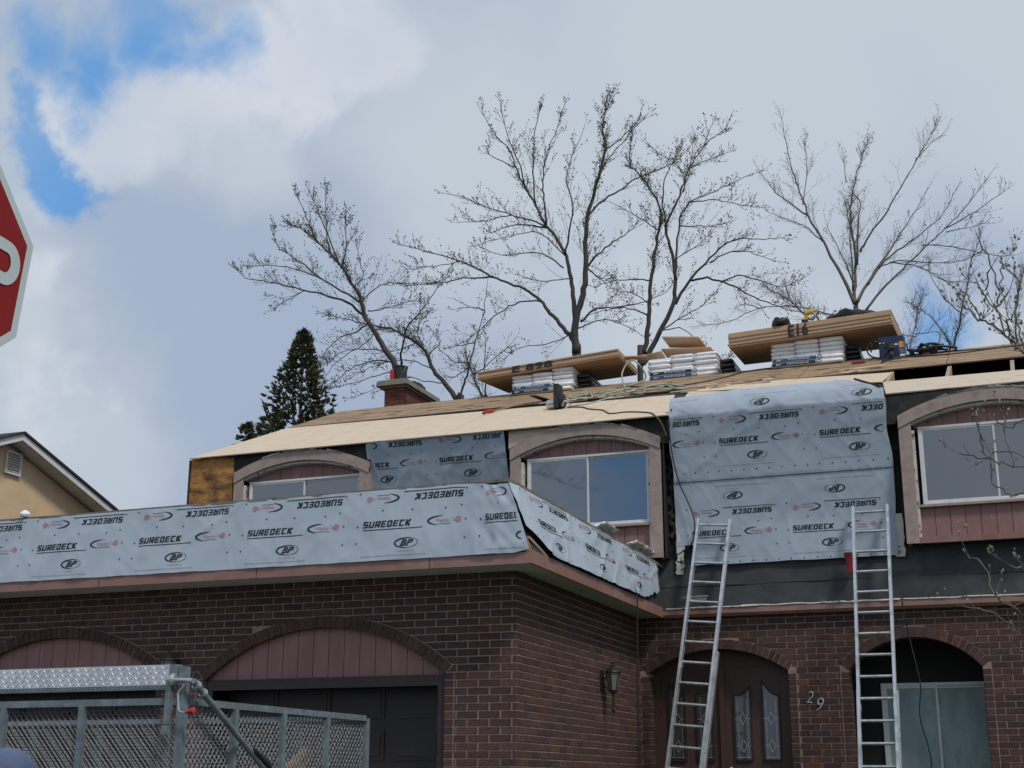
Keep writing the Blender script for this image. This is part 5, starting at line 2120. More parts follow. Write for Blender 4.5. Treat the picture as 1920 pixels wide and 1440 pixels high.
for x in (TX0 - .60, TX0 - 1.10, TX0 - 1.62, TX0 - 2.15, TX0 - 2.7):
    tbar('post', (x, TY0 - .012, M0 + .05), (x, TY0 - .012, TZ - .018), .034, .03, up=(0, 1, 0))
    tbar('rear_post', (x + .12, TY0 + TYL + .01, M0 + .05), (x + .12, TY0 + TYL + .01, TZ - .018), .04, .03, up=(0, 1, 0))
for y in (TY0 + .47, TY0 + .98, TY0 + 1.50):
    tbar('post', (TX0 + .012, y, M0 + .05), (TX0 + .012, y, TZ - .018), .034, .03, up=(1, 0, 0))
    tbar('far_side_post', (TX0 - TXL - .012, y, M0 + .05), (TX0 - TXL - .012, y, TZ - .018), .034, .03, up=(1, 0, 0))


def mesh_panel(O, du, L, z0, z1, out, cw=.034, ch=.0185, st=.0045, thin=.5):
    """expanded metal: zigzag strands that make flattened diamonds"""
    O, du, out = Vector(O), Vector(du), Vector(out)
    m = MB()
    rows = int((z1 - z0) / ch)
    n = int(L / (cw / 2))
    for r in range(rows + 1):
        V, F = [], []
        for i in range(n + 1):
            u = i * cw / 2
            ph = (i + r) % 2
            z = z0 + r * ch + (ch * .42 if ph else -ch * .42)
            p = O + du * u + Vector((0, 0, z))
            k = st * .5 * (1.9 if True else 1)
            V.append(p)
        for i in range(n):
            a_, b_ = V[i], V[i + 1]
            w_ = (st * .62 if b_.z > a_.z else st * thin)
            k = Vector((0, 0, w_))
            m.add([a_ + k - out * .003, a_ - k + out * .003, b_ - k + out * .003, b_ + k - out * .003], [(0, 1, 2, 3)])
    return m.build('expanded_mesh', M_mesh, tr, kind='stuff')


mesh_panel((TX0 - TXL, TY0 + .008, 0), (1, 0, 0), TXL - .03, 1.25, TZ - .02, (0, -1, 0))
mesh_panel((TX0 - .004, TY0 + .03, 0), (0, 1, 0), TYL - .04, 1.25, TZ - .02, (1, 0, 0), cw=.040, ch=.024, st=.0085, thin=.10)
mesh_panel((TX0 - TXL, TY0 + .03, 0), (0, 1, 0), TYL - .04, 1.25, TZ - .02, (1, 0, 0))
mesh_panel((TX0 - TXL, TY0 + TYL - .012, 0), (1, 0, 0), TXL - .03, 1.25, TZ - .02, (0, -1, 0), st=.005)
m = MB()
m.box(TX0 - TXL, TX0, TY0, TY0 + TYL, M0 - .03, M0 + .03)
m.build('bed', M_galv, tr)
m = MB()
m.box(TX0 - TXL + .05, TX0 - .05, TY0 + .051, TY0 + .056, M0 + .05, 1.24)
m.build('lower_panel', M_galv, tr)
m = MB()
m.box(TX0 - .026, TX0 - .02, TY0 + .05, TY0 + TYL - .05, M0 + .05, 1.24)
m.build('lower_panel', M_galv, tr)
# wheels
for (x, y) in ((TX0 - 1.3, TY0 - .14), (TX0 - 2.15, TY0 - .14), (TX0 - 1.3, TY0 + TYL + .14), (TX0 - 2.15, TY0 + TYL + .14)):
    m = MB()
    m.lathe((x, y - .1, .34), [(.18, 0), (.33, .01), (.34, .04), (.34, .16), (.33, .19), (.18, .2)], 24, (0, 1, 0))
    w_ = m.build('wheel', M_rubber, tr)
    m = MB()
    m.lathe((x, y - .105, .34), [(.17, 0), (.17, .02), (.06, .03), (.06, -.02), (.02, -.025)], 16, (0, 1, 0))
    m.build('rim', M_steel, w_)
tbar('drawbar', (TX0 - TXL, TY0 + TYL / 2, .45), (TX0 - TXL - 1.3, TY0 + TYL / 2, .45), .08, .08)
tbar('axle', (TX0 - 1.3, TY0 - .1, .34), (TX0 - 1.3, TY0 + TYL + .1, .34), .06, .06)
tbar('axle', (TX0 - 2.15, TY0 - .1, .34), (TX0 - 2.15, TY0 + TYL + .1, .34), .06, .06)
# diamond plate tarp cover: folded sheet with raised lozenges
yF = TY0 - .03
cz0, cz1 = 2.075, 2.176
m = MB()
xa, xb = TX0 - TXL - .02, TX0 - .075
m.prism([(xa, yF, cz0), (xa, yF, cz1), (xa, yF + .08, cz1 + .004), (xa, yF + .08, cz1 - .004), (xa, yF + .006, cz1 - .008), (xa, yF + .006, cz0 + .003), (xa, yF + .03, cz0 - .017), (xa, yF + .026, cz0 - .022)], (xb - xa, 0, 0))
cov = m.build('tarp_cover', M_diamond, tr)
m = MB()
pitch = .0262
n = int((xb - xa) / pitch)
for i in range(n):
    for r in range(4):
        cx = xa + .012 + i * pitch + (pitch / 2 if r % 2 else 0)
        cz = cz0 + .013 + r * .0245
        s = 1 if (i + r) % 2 else -1
        ca, sa = cos(s * pi / 4), sin(s * pi / 4)
        P = [(.0125, 0), (0, .0036), (-.0125, 0), (0, -.0036)]
        Q = [(cx + a * ca - b * sa, cz + a * sa + b * ca) for a, b in P]
        m.add([(x, yF - .0005, z) for x, z in Q] + [(cx, yF - .004, cz)], [(0, 1, 4), (1, 2, 4), (2, 3, 4), (3, 0, 4)])
    cx = xa + .012 + i * pitch
    m.add([(cx - .008, yF + .002, cz0 - .002), (cx - .003, yF + .002, cz0 - .002), (cx + .008, yF + .018, cz0 - .016), (cx + .003, yF + .018, cz0 - .016), (cx, yF + .006, cz0 - .013)], [(0, 1, 4), (1, 2, 4), (2, 3, 4), (3, 0, 4)])
m.build('raised_lozenges', M_diamond, cov, kind='stuff')
m = MB()
m.box(xb + .002, xb + .045, yF - .004, yF + .05, cz0 - .02, cz1)
m.build('cover_end_plate', M_galv, tr)
# roller shaft and crank
m = MB()
m.tube([(xb + .01, yF - .012, 2.098), (TX0 + .05, yF - .014, 2.094), (TX0 + .075, yF - .014, 2.09)], .012, 10)
m.lathe((xb + .03, yF - .018, 2.098), [(.03, 0), (.034, .01), (.02, .02)], 14, (1, 0, 0))
m.build('roller_shaft', M_steel, tr)
m = MB()
m.tube(smooth_path([(xb + .115, yF - .03, 2.075), (xb + .105, yF - .032, 2.055), (xb + .085, yF - .034, 2.03), (xb + .088, yF - .034, 1.98), (xb + .095, yF - .034, 1.945), (xb + .12, yF - .034, 1.935), (xb + .14, yF - .034, 1.936)]), .0055, 8)
cr = m.build('crank_handle', M_steel, tr)
m = MB()
m.lathe((xb + .135, yF - .034, 1.936), [(.008, 0), (.010, .008), (.010, .03), (.018, .034), (.018, .048), (.008, .052)], 12, (1, 0, .15))
m.build('red_knob', M_redp, cr)
m = MB()
p0, p1 = Vector((TX0 + .07, TY0 - .03, 2.090)), Vector((TX0 + .07, 6.83, 1.655))
d = (p1 - p0).normalized()
m.tube([p0, p0 + d * 1.9], .0165, 10)
arm = m.build('tarp_arm', M_galv, tr)
for k, L_ in ((.03, .014), (.10, .012)):
    m = MB()
    p = p0 + d * k
    m.lathe(p, [(.024, 0), (.026, L_), (.02, L_ + .006)], 12, tuple(d))
    m.build('collar', M_steel, arm)
m = MB()
p = p0 + d * .70
m.hexa([p + Vector((.015, -.02, .01)), p + Vector((.03, -.02, .02)), p + Vector((.03, .16, -.07)), p + Vector((.015, .16, -.08)), p + Vector((.015, -.02, .035)), p + Vector((.03, -.02, .035)), p + Vector((.03, .16, -.045)), p + Vector((.015, .16, -.045))])
m.build('arm_bracket', M_blackp, arm)
# a few planks thrown in the trailer
for i, (a, b, lab) in enumerate((((TX0 - .9, TY0 + .9, .75), (TX0 - .15, TY0 + 1.6, 1.78), 'tan plank standing diagonally inside the mesh trailer, nearer the far end'), ((TX0 - 1.4, TY0 + .7, .75), (TX0 - .25, TY0 + 1.2, 1.66), 'tan plank leaning low inside the mesh trailer behind the arm'))):
    m = MB()
    m.bar(a, b, .10, .03, (0, 1, 0))
    m.build('plank', M_oldsheath, None, label=lab, cat='plank', group='planks in the trailer')

# ================================================================== PERSON (at the left edge, back to the camera)
PX, PY = -3.60, 4.22
pt = thing('person', (PX, PY, 0), 'person in a blue cap and dark jacket at the bottom left corner', 'person')
bones = [(0, 0, .95, .145, .11), (0, 0, 1.12, .14, .10), (0, -.01, 1.30, .165, .11), (0, .0, 1.43, .13, .09), (0, .01, 1.50, .062, .06), (0, .03, 1.57, .06, .06)]
V = [Vector((x, y, z)) for x, y, z, a, b in bones]
RD = [(a, b) for x, y, z, a, b in bones]
Eg = [(i, i + 1) for i in range(len(V) - 1)]


def chain(start, pts):
    prev = start
    for x, y, z, r in pts:
        V.append(Vector((x, y, z)))
        RD.append((r, r))
        Eg.append((prev, len(V) - 1))
        prev = len(V) - 1
    return prev


for s in (-1, 1):
    chain(3, [(s * .19, 0, 1.40, .065), (s * .235, -.01, 1.15, .048), (s * .24, .09, .92, .036), (s * .24, .12, .84, .028)])
    chain(0, [(s * .10, 0, .84, .10), (s * .11, .01, .50, .064), (s * .12, -.01, .12, .042), (s * .125, .10, .04, .04)])
me = bpy.data.meshes.new('body')
me.from_pydata([(v.x + PX, v.y + PY, v.z) for v in V], Eg, [])
me.materials.append(M_cloth)
body = bpy.data.objects.new('body', me)
COL.objects.link(body)
body.parent = pt
body.matrix_parent_inverse = parent_inv(pt)
sk = body.modifiers.new('skin', 'SKIN')
sl = me.skin_vertices[0].data if me.skin_vertices else None
if sl is None:
    bm = bmesh.new()
    bm.from_mesh(me)
    bm.verts.layers.skin.verify()
    bm.to_mesh(me)
    bm.free()
    sl = me.skin_vertices[0].data
for i, (a, b) in enumerate(RD):
    sl[i].radius = (a, b)
sl[0].use_root = True
ss = body.modifiers.new('smooth', 'SUBSURF')
ss.levels = 2
ss.render_levels = 2


def ball(name, c, r, mt, parent, zs=1.0, ys=1.0, cut=-1.0, n=18, k=12):
    V, F = [], []
    for j in range(k + 1):
        b = -pi / 2 + pi * j / k
        if sin(b) < cut:
            b = math.asin(cut)
        for i in range(n):
            a = 2 * pi * i / n
            V.append((c[0] + r * cos(a) * cos(b), c[1] + r * ys * sin(a) * cos(b), c[2] + r * zs * sin(b)))
    for j in range(k):
        for i in range(n):
            p, q = j * n + i, j * n + (i + 1) % n
            F.append((p, q, q + n, p + n))
    m = MB()
    m.add(V, F)
    return m.build(name, mt, parent, smooth=True)


hd = ball('head', (PX, PY + .04, 1.615), .082, M_skin, pt, 1.32, 1.18)
for s in (-1, 1):
    ball('ear', (PX + s * .083, PY + .03, 1.60), .026, M_skin, hd, 1.2, .6, n=8, k=6)
    ball('eye', (PX + s * .032, PY + .132, 1.62), .011, M_ink, hd, n=8, k=6)
    ball('hand', (PX + s * .24, PY + .13, .80), .038, M_skin, pt, 1.7, .8, n=10, k=6)
m = MB()
m.hexa([(PX - .012, PY + .12, 1.575), (PX + .012, PY + .12, 1.575), (PX + .014, PY + .16, 1.575), (PX - .014, PY + .16, 1.575), (PX - .006, PY + .12, 1.625), (PX + .006, PY + .12, 1.625), (PX + .004, PY + .135, 1.625), (PX - .004, PY + .135, 1.625)])
m.build('nose', M_skin, hd)
m = MB()
m.tube([(PX - .025, PY + .133, 1.55), (PX, PY + .138, 1.548), (PX + .025, PY + .133, 1.55)], .005, 5)
m.build('mouth', M_redink, hd)
cp = ball('cap', (PX, PY + .035, 1.632), .096, M_cap, pt, .95, 1.16, -.15)
m = MB()
m.prism([(PX - .07, PY + .12, 1.635), (PX + .07, PY + .12, 1.635), (PX + .055, PY + .20, 1.625), (PX, PY + .22, 1.62), (PX - .055, PY + .20, 1.625)], (0, 0, .006))
m.build('brim', M_cap, cp)

# ================================================================== TREES
TREES = {
    'A': [
        (0.15, [(-14.74, 31.00, 11.17), (-15.07, 30.95, 11.96), (-15.40, 30.89, 12.51), (-15.64, 30.84, 12.93), (-15.87, 30.79, 13.33), (-16.02, 30.73, 13.86), (-16.27, 30.68, 14.30), (-16.54, 30.63, 14.74), (-16.92, 30.57, 15.20), (-17.33, 30.52, 15.60), (-17.68, 30.47, 15.94), (-18.04, 30.41, 16.10)]),
        (0.05, [(-17.23, 31.14, 15.45), (-17.51, 31.48, 16.18), (-17.76, 31.82, 16.87), (-17.99, 32.16, 17.96)]),
        (0.04, [(-17.55, 30.90, 15.78), (-17.75, 30.93, 16.26), (-17.99, 30.95, 16.75), (-18.23, 30.98, 17.24)]),
        (0.045, [(-16.87, 30.98, 15.09), (-17.36, 31.21, 16.06), (-17.83, 31.44, 16.98), (-18.26, 31.67, 17.70)]),
        (0.07, [(-16.04, 31.12, 13.45), (-16.49, 30.84, 13.84), (-16.93, 30.57, 13.98), (-17.43, 30.30, 14.10), (-17.92, 30.03, 14.22), (-18.42, 29.76, 14.31), (-18.77, 29.48, 14.33), (-18.84, 29.21, 14.45)]),
        (0.06, [(-16.06, 30.81, 13.77), (-16.76, 31.09, 14.26), (-17.59, 31.37, 14.83), (-18.24, 31.64, 15.39), (-18.90, 31.92, 15.90), (-19.50, 32.20, 16.35), (-19.84, 32.48, 17.07)]),
        (0.04, [(-17.37, 30.97, 14.66), (-18.27, 31.37, 15.17), (-19.34, 31.76, 15.58), (-20.35, 32.15, 15.82)]),
        (0.03, [(-16.23, 30.80, 14.27), (-15.98, 30.79, 14.48), (-16.08, 30.77, 14.85), (-16.21, 30.76, 15.53)]),
        (0.045, [(-15.96, 31.09, 13.25), (-16.16, 30.77, 12.94), (-16.49, 30.45, 12.70), (-16.67, 30.13, 12.22), (-16.61, 29.81, 11.77)]),
        (0.045, [(-15.22, 31.18, 12.13), (-16.05, 31.71, 12.43), (-17.03, 32.24, 12.44), (-17.76, 32.77, 12.30)]),
        (0.035, [(-16.64, 30.81, 14.82), (-16.20, 30.18, 15.13), (-15.90, 29.55, 15.21), (-15.55, 28.91, 15.33)]),
        (0.035, [(-16.14, 31.02, 13.85), (-15.90, 31.66, 14.52), (-15.57, 32.29, 14.76), (-14.76, 32.93, 14.88)]),
        (0.03, [(-15.90, 30.95, 13.56), (-15.20, 30.55, 13.40), (-14.40, 30.15, 13.35), (-13.80, 29.75, 13.14)]),
        (0.03, [(-15.37, 30.97, 12.38), (-15.65, 30.29, 12.27), (-15.90, 29.61, 12.04), (-15.94, 28.93, 11.51)]),
        (0.03, [(-14.82, 30.89, 11.66), (-15.29, 30.83, 11.75), (-16.12, 30.78, 11.59), (-16.77, 30.73, 11.47)]),
        (0.03, [(-17.83, 31.00, 14.39), (-17.94, 30.41, 13.99), (-18.03, 29.83, 13.54)]),
        (0.03, [(-15.66, 30.89, 12.92), (-15.77, 30.52, 12.47), (-16.30, 30.14, 12.01), (-16.50, 29.76, 11.35)]),
    ],
    'B': [
        (0.14, [(-14.03, 33.00, 11.15), (-14.22, 33.07, 11.51), (-14.61, 33.15, 12.02), (-15.00, 33.22, 12.48), (-15.27, 33.29, 13.05), (-15.58, 33.36, 13.36), (-16.08, 33.44, 13.69), (-16.52, 33.51, 13.95), (-17.03, 33.58, 14.10), (-17.83, 33.66, 14.38), (-18.65, 33.73, 14.66)]),
        (0.06, [(-15.96, 33.18, 12.72), (-15.80, 32.82, 13.03), (-15.49, 32.47, 13.51), (-15.13, 32.11, 13.60), (-14.66, 31.76, 13.79), (-14.13, 31.40, 14.09), (-13.68, 31.05, 14.33)]),
        (0.03, [(-15.06, 32.83, 12.89), (-15.72, 33.66, 13.90), (-15.77, 34.48, 14.62)]),
        (0.03, [(-15.45, 33.09, 13.26), (-16.19, 33.42, 13.25), (-17.16, 33.75, 13.33)]),
        (0.03, [(-14.87, 32.92, 12.38), (-15.42, 33.06, 12.69), (-16.07, 33.19, 12.86), (-16.80, 33.33, 12.85), (-17.53, 33.47, 12.65)]),
        (0.03, [(-14.57, 33.04, 11.99), (-15.11, 33.12, 12.12), (-15.80, 33.20, 12.34), (-16.49, 33.28, 12.18), (-17.45, 33.36, 11.99)]),
        (0.03, [(-15.01, 32.86, 12.77), (-14.60, 32.78, 13.07), (-14.69, 32.69, 13.24)]),
    ],
    'C': [
        (0.19, [(-10.49, 32.00, 11.86), (-10.48, 31.97, 12.11), (-10.49, 31.94, 12.65), (-10.38, 31.90, 13.20), (-10.22, 31.87, 13.75), (-10.15, 31.84, 14.32), (-10.13, 31.81, 15.01), (-10.05, 31.77, 15.70), (-9.86, 31.74, 16.32), (-9.66, 31.71, 16.94), (-9.51, 31.68, 17.48), (-9.57, 31.65, 18.00), (-9.49, 31.61, 18.59), (-9.33, 31.58, 18.92)]),
        (0.12, [(-10.49, 32.00, 12.55), (-10.53, 32.01, 13.49), (-10.61, 32.01, 14.14), (-10.73, 32.02, 14.76), (-10.93, 32.03, 15.21), (-11.26, 32.03, 15.68), (-11.59, 32.04, 16.34), (-11.90, 32.05, 16.95), (-12.15, 32.05, 17.50), (-12.34, 32.06, 18.10), (-12.75, 32.06, 18.62), (-13.17, 32.07, 19.35)]),
        (0.055, [(-11.26, 31.95, 15.71), (-11.35, 32.05, 16.50), (-11.42, 32.15, 17.05), (-11.36, 32.25, 17.83), (-11.15, 32.36, 18.48), (-10.90, 32.46, 19.35)]),
        (0.045, [(-11.90, 32.05, 16.95), (-11.78, 31.40, 17.21), (-11.77, 30.74, 17.47), (-11.82, 30.09, 18.28)]),
        (0.045, [(-11.51, 31.81, 16.30), (-11.72, 32.23, 17.44), (-11.84, 32.65, 18.60), (-11.89, 33.06, 19.46), (-11.92, 33.48, 20.07)]),
        (0.05, [(-10.72, 31.90, 14.77), (-10.52, 31.69, 15.38), (-10.36, 31.47, 15.87), (-10.45, 31.26, 16.63), (-10.29, 31.05, 16.94), (-9.87, 30.83, 17.61)]),
        (0.11, [(-10.54, 32.00, 12.44), (-10.85, 32.08, 12.85), (-11.23, 32.16, 13.33), (-11.55, 32.24, 13.75), (-12.00, 32.32, 14.13), (-12.70, 32.40, 14.49), (-13.30, 32.48, 14.87), (-13.96, 32.56, 15.27), (-14.64, 32.63, 15.58), (-15.34, 32.71, 15.89), (-15.91, 32.79, 16.13)]),
        (0.05, [(-12.79, 31.99, 14.48), (-13.34, 32.29, 14.63), (-13.91, 32.59, 14.77), (-14.67, 32.88, 14.85), (-15.46, 33.18, 14.99), (-16.34, 33.48, 15.24)]),
        (0.045, [(-11.22, 31.99, 15.66), (-11.74, 32.11, 15.97), (-12.34, 32.24, 16.26), (-13.08, 32.36, 16.64), (-13.70, 32.49, 17.04), (-14.44, 32.61, 17.36)]),
        (0.04, [(-10.77, 31.86, 14.41), (-11.36, 32.04, 14.91), (-11.97, 32.23, 15.12), (-12.65, 32.41, 15.22), (-13.35, 32.59, 15.60)]),
        (0.06, [(-10.25, 32.15, 14.44), (-9.92, 32.14, 14.75), (-9.50, 32.12, 15.04), (-9.09, 32.11, 15.22), (-8.68, 32.10, 15.63)]),
        (0.06, [(-10.39, 32.10, 12.97), (-10.04, 32.26, 13.33), (-9.46, 32.43, 13.35), (-8.87, 32.59, 13.47), (-8.34, 32.75, 13.70)]),
        (0.04, [(-11.40, 31.83, 13.56), (-12.04, 32.09, 13.70), (-12.74, 32.35, 13.57), (-13.34, 32.61, 13.30), (-13.88, 32.87, 13.08), (-14.43, 33.14, 13.04)]),
        (0.04, [(-10.18, 32.04, 14.39), (-9.70, 31.58, 13.87), (-9.23, 31.13, 13.37)]),
        (0.06, [(-10.06, 31.81, 15.72), (-9.83, 32.11, 16.17), (-9.39, 32.41, 16.59), (-8.93, 32.71, 17.01), (-8.30, 33.01, 17.35), (-8.02, 33.31, 17.62), (-7.66, 33.61, 18.20)]),
        (0.05, [(-11.28, 31.99, 15.66), (-12.37, 32.48, 16.08), (-13.31, 32.96, 16.15)]),
        (0.03, [(-12.31, 32.15, 16.22), (-13.21, 32.55, 16.35), (-14.21, 32.94, 16.59)]),
        (0.035, [(-9.80, 32.17, 17.16), (-9.41, 31.96, 17.44), (-8.87, 31.75, 17.86), (-8.51, 31.54, 18.25)]),
        (0.035, [(-9.64, 32.12, 17.70), (-9.22, 31.94, 17.83), (-8.52, 31.76, 18.17)]),
        (0.03, [(-10.78, 32.17, 14.82), (-11.70, 32.67, 15.81), (-12.70, 33.17, 16.08), (-13.99, 33.67, 16.13)]),
        (0.03, [(-13.66, 31.84, 14.97), (-13.90, 31.12, 14.62), (-14.36, 30.40, 14.39)]),
        (0.035, [(-10.38, 31.89, 12.73), (-10.03, 32.61, 13.15), (-9.67, 33.33, 13.22), (-9.29, 34.05, 13.04)]),
        (0.03, [(-10.56, 31.97, 12.67), (-11.18, 32.17, 12.51), (-12.14, 32.36, 12.55), (-12.69, 32.56, 12.32)]),
        (0.03, [(-12.16, 31.92, 17.50), (-12.81, 31.98, 17.95), (-12.96, 32.03, 18.13)]),
        (0.03, [(-10.62, 31.95, 14.12), (-11.16, 31.65, 14.03), (-11.70, 31.34, 14.11)]),
    ],
    'D': [
        (0.1, [(-12.08, 30.00, 10.16), (-12.19, 29.86, 10.57), (-12.37, 29.72, 11.09), (-12.49, 29.58, 11.60)]),
        (0.06, [(-12.80, 29.84, 10.46), (-12.67, 29.79, 10.76), (-12.55, 29.74, 11.11), (-12.42, 29.69, 11.52), (-12.29, 29.64, 11.87), (-12.05, 29.59, 12.65), (-11.95, 29.54, 13.29)]),
        (0.045, [(-12.11, 29.86, 10.45), (-11.76, 28.98, 10.82), (-11.38, 28.09, 11.41)]),
        (0.03, [(-12.53, 29.96, 11.50), (-13.33, 30.90, 11.85), (-14.17, 31.84, 12.50)]),
        (0.03, [(-12.49, 30.12, 12.04), (-13.05, 30.64, 12.20), (-13.57, 31.17, 12.36)]),
        (0.03, [(-12.44, 29.89, 11.14), (-11.99, 30.03, 11.51), (-11.54, 30.16, 11.94)]),
        (0.03, [(-12.56, 29.91, 11.38), (-12.55, 29.24, 10.97), (-12.54, 28.56, 10.73)]),
        (0.03, [(-12.15, 29.84, 12.75), (-12.27, 29.29, 12.69), (-12.37, 28.74, 12.47)]),
    ],
    'E': [
        (0.13, [(-9.36, 34.00, 12.31), (-9.27, 34.02, 12.52), (-9.14, 34.04, 13.20), (-9.09, 34.05, 13.93), (-9.02, 34.07, 14.67), (-8.92, 34.09, 15.29), (-8.78, 34.11, 16.03), (-8.74, 34.13, 16.66), (-8.97, 34.14, 17.22), (-9.21, 34.16, 17.65), (-9.58, 34.18, 18.24), (-9.43, 34.20, 19.22)]),
        (0.15, [(-9.30, 34.00, 12.24), (-9.15, 34.03, 12.51), (-8.82, 34.06, 13.11), (-8.45, 34.10, 13.87), (-8.38, 34.13, 14.48), (-8.43, 34.16, 15.12), (-8.54, 34.19, 15.71), (-8.60, 34.23, 16.17), (-8.28, 34.26, 16.90), (-8.09, 34.29, 17.40), (-7.87, 34.32, 17.89), (-7.53, 34.35, 18.37), (-7.26, 34.39, 19.06)]),
        (0.05, [(-8.57, 34.12, 16.13), (-8.78, 34.58, 17.11), (-8.75, 35.03, 18.08), (-8.60, 35.49, 18.73), (-8.57, 35.95, 19.33)]),
        (0.045, [(-8.08, 34.10, 17.06), (-8.09, 34.98, 18.02), (-8.13, 35.86, 19.42)]),
        (0.06, [(-8.30, 33.81, 14.42), (-8.22, 33.82, 15.34), (-8.10, 33.82, 16.19), (-7.82, 33.83, 16.59), (-7.28, 33.84, 16.77), (-6.75, 33.84, 16.93), (-6.05, 33.85, 17.17)]),
        (0.08, [(-8.41, 34.18, 13.89), (-8.00, 34.26, 14.54), (-7.58, 34.34, 15.01), (-7.11, 34.42, 15.47), (-6.71, 34.50, 15.63), (-6.03, 34.58, 15.56), (-5.53, 34.66, 15.55)]),
        (0.06, [(-7.97, 34.16, 14.50), (-7.44, 33.89, 14.40), (-6.82, 33.63, 14.05), (-6.44, 33.36, 13.73), (-5.96, 33.10, 13.35), (-5.49, 32.83, 13.03), (-4.82, 32.56, 12.69), (-4.07, 32.30, 12.46)]),
        (0.04, [(-7.12, 33.99, 14.27), (-6.60, 33.71, 14.29), (-6.00, 33.44, 13.99), (-5.41, 33.16, 13.65), (-4.93, 32.88, 13.66)]),
        (0.04, [(-7.40, 34.02, 14.87), (-6.89, 34.12, 15.14), (-6.39, 34.22, 15.11), (-5.73, 34.33, 14.81)]),
        (0.035, [(-7.82, 33.81, 16.58), (-7.27, 33.45, 16.42), (-6.62, 33.10, 16.11), (-6.00, 32.75, 15.76)]),
        (0.035, [(-8.13, 33.91, 15.98), (-7.89, 34.55, 16.20), (-7.55, 35.19, 16.40), (-7.13, 35.83, 16.72)]),
        (0.04, [(-9.17, 34.11, 13.65), (-9.50, 33.57, 13.70), (-9.94, 33.04, 13.55), (-10.25, 32.50, 13.27)]),
        (0.04, [(-9.03, 34.12, 14.63), (-9.48, 33.55, 14.49), (-9.91, 32.98, 14.28), (-10.15, 32.41, 14.00)]),
        (0.03, [(-7.46, 34.05, 18.28), (-6.97, 33.20, 18.07), (-6.48, 32.36, 17.75)]),
        (0.03, [(-7.75, 33.80, 17.58), (-7.44, 34.72, 18.19), (-7.10, 35.63, 18.74)]),
        (0.035, [(-8.72, 33.88, 15.93), (-9.13, 33.32, 16.15), (-9.62, 32.75, 16.37)]),
        (0.03, [(-9.13, 34.19, 13.98), (-9.93, 34.92, 14.70), (-10.58, 35.64, 14.83)]),
        (0.04, [(-8.78, 33.92, 13.06), (-8.35, 34.62, 13.66), (-8.03, 35.33, 14.10), (-7.68, 36.03, 14.79)]),
        (0.03, [(-8.81, 34.02, 13.10), (-8.32, 34.21, 13.22), (-7.91, 34.40, 12.87), (-7.74, 34.59, 12.55), (-7.14, 34.78, 12.42)]),
        (0.03, [(-7.99, 33.88, 17.21), (-8.34, 34.91, 18.16), (-9.47, 35.94, 19.48)]),
        (0.03, [(-8.41, 34.08, 15.09), (-8.03, 35.06, 15.78), (-7.81, 36.05, 16.51)]),
    ],
    'F': [
        (0.12, [(-3.93, 36.00, 13.33), (-3.93, 36.07, 13.81), (-3.94, 36.13, 14.35), (-3.87, 36.20, 15.12), (-3.90, 36.27, 16.03), (-3.92, 36.34, 16.83), (-3.68, 36.40, 17.92), (-3.34, 36.47, 18.81)]),
        (0.06, [(-3.83, 36.13, 15.08), (-3.71, 36.06, 16.30), (-3.62, 36.00, 16.77), (-3.71, 35.93, 17.01)]),
        (0.1, [(-3.95, 36.00, 13.94), (-4.18, 35.95, 14.63), (-4.48, 35.90, 15.34), (-4.72, 35.86, 15.93), (-4.98, 35.81, 16.52), (-5.14, 35.76, 17.10), (-5.31, 35.71, 17.76), (-5.44, 35.67, 18.48), (-5.56, 35.62, 19.54)]),
        (0.05, [(-4.97, 35.80, 16.51), (-5.40, 36.03, 16.99), (-5.84, 36.26, 17.48), (-6.16, 36.49, 18.02), (-6.52, 36.72, 18.72)]),
        (0.035, [(-5.16, 35.99, 17.00), (-5.06, 36.57, 18.21), (-5.16, 37.14, 19.36)]),
        (0.04, [(-4.63, 35.95, 15.76), (-5.24, 36.36, 16.52), (-5.90, 36.78, 17.04), (-6.38, 37.19, 17.47)]),
        (0.09, [(-3.87, 35.91, 13.96), (-3.46, 36.19, 14.75), (-3.11, 36.48, 15.36), (-2.81, 36.76, 15.93), (-2.39, 37.04, 16.62), (-1.87, 37.33, 17.57)]),
        (0.06, [(-3.72, 36.09, 15.43), (-3.42, 36.01, 15.86), (-2.91, 35.94, 16.45), (-2.52, 35.86, 17.05), (-2.07, 35.78, 17.71), (-1.69, 35.70, 18.24), (-1.48, 35.62, 18.62)]),
        (0.06, [(-3.57, 36.02, 14.45), (-3.21, 36.17, 15.02), (-2.74, 36.33, 15.45), (-2.16, 36.49, 15.86), (-1.51, 36.64, 16.46), (-1.18, 36.80, 17.11)]),
        (0.07, [(-3.66, 35.88, 13.68), (-3.24, 35.94, 14.20), (-2.65, 36.00, 14.76), (-2.11, 36.06, 15.26), (-1.47, 36.12, 15.81), (-0.87, 36.18, 16.42), (-0.23, 36.24, 17.22)]),
        (0.035, [(-1.47, 36.12, 15.81), (-0.66, 35.55, 15.95), (0.08, 34.97, 16.15)]),
        (0.04, [(-3.27, 36.12, 14.94), (-2.71, 36.30, 15.12), (-1.89, 36.47, 15.01), (-1.12, 36.64, 15.03), (-0.67, 36.82, 15.28)]),
        (0.04, [(-2.98, 36.14, 15.04), (-2.41, 35.92, 14.82), (-1.87, 35.71, 14.43), (-1.56, 35.49, 14.13), (-0.92, 35.28, 13.92)]),
        (0.035, [(-2.09, 35.84, 15.30), (-1.51, 36.21, 15.35), (-0.77, 36.58, 15.20), (-0.03, 36.95, 15.12), (0.16, 37.32, 15.60)]),
        (0.025, [(-1.48, 36.12, 15.69), (-0.97, 35.94, 15.67), (-0.48, 35.76, 15.65)]),
        (0.05, [(-3.94, 35.84, 14.50), (-3.99, 35.45, 14.74), (-4.19, 35.06, 15.24), (-4.38, 34.67, 15.79)]),
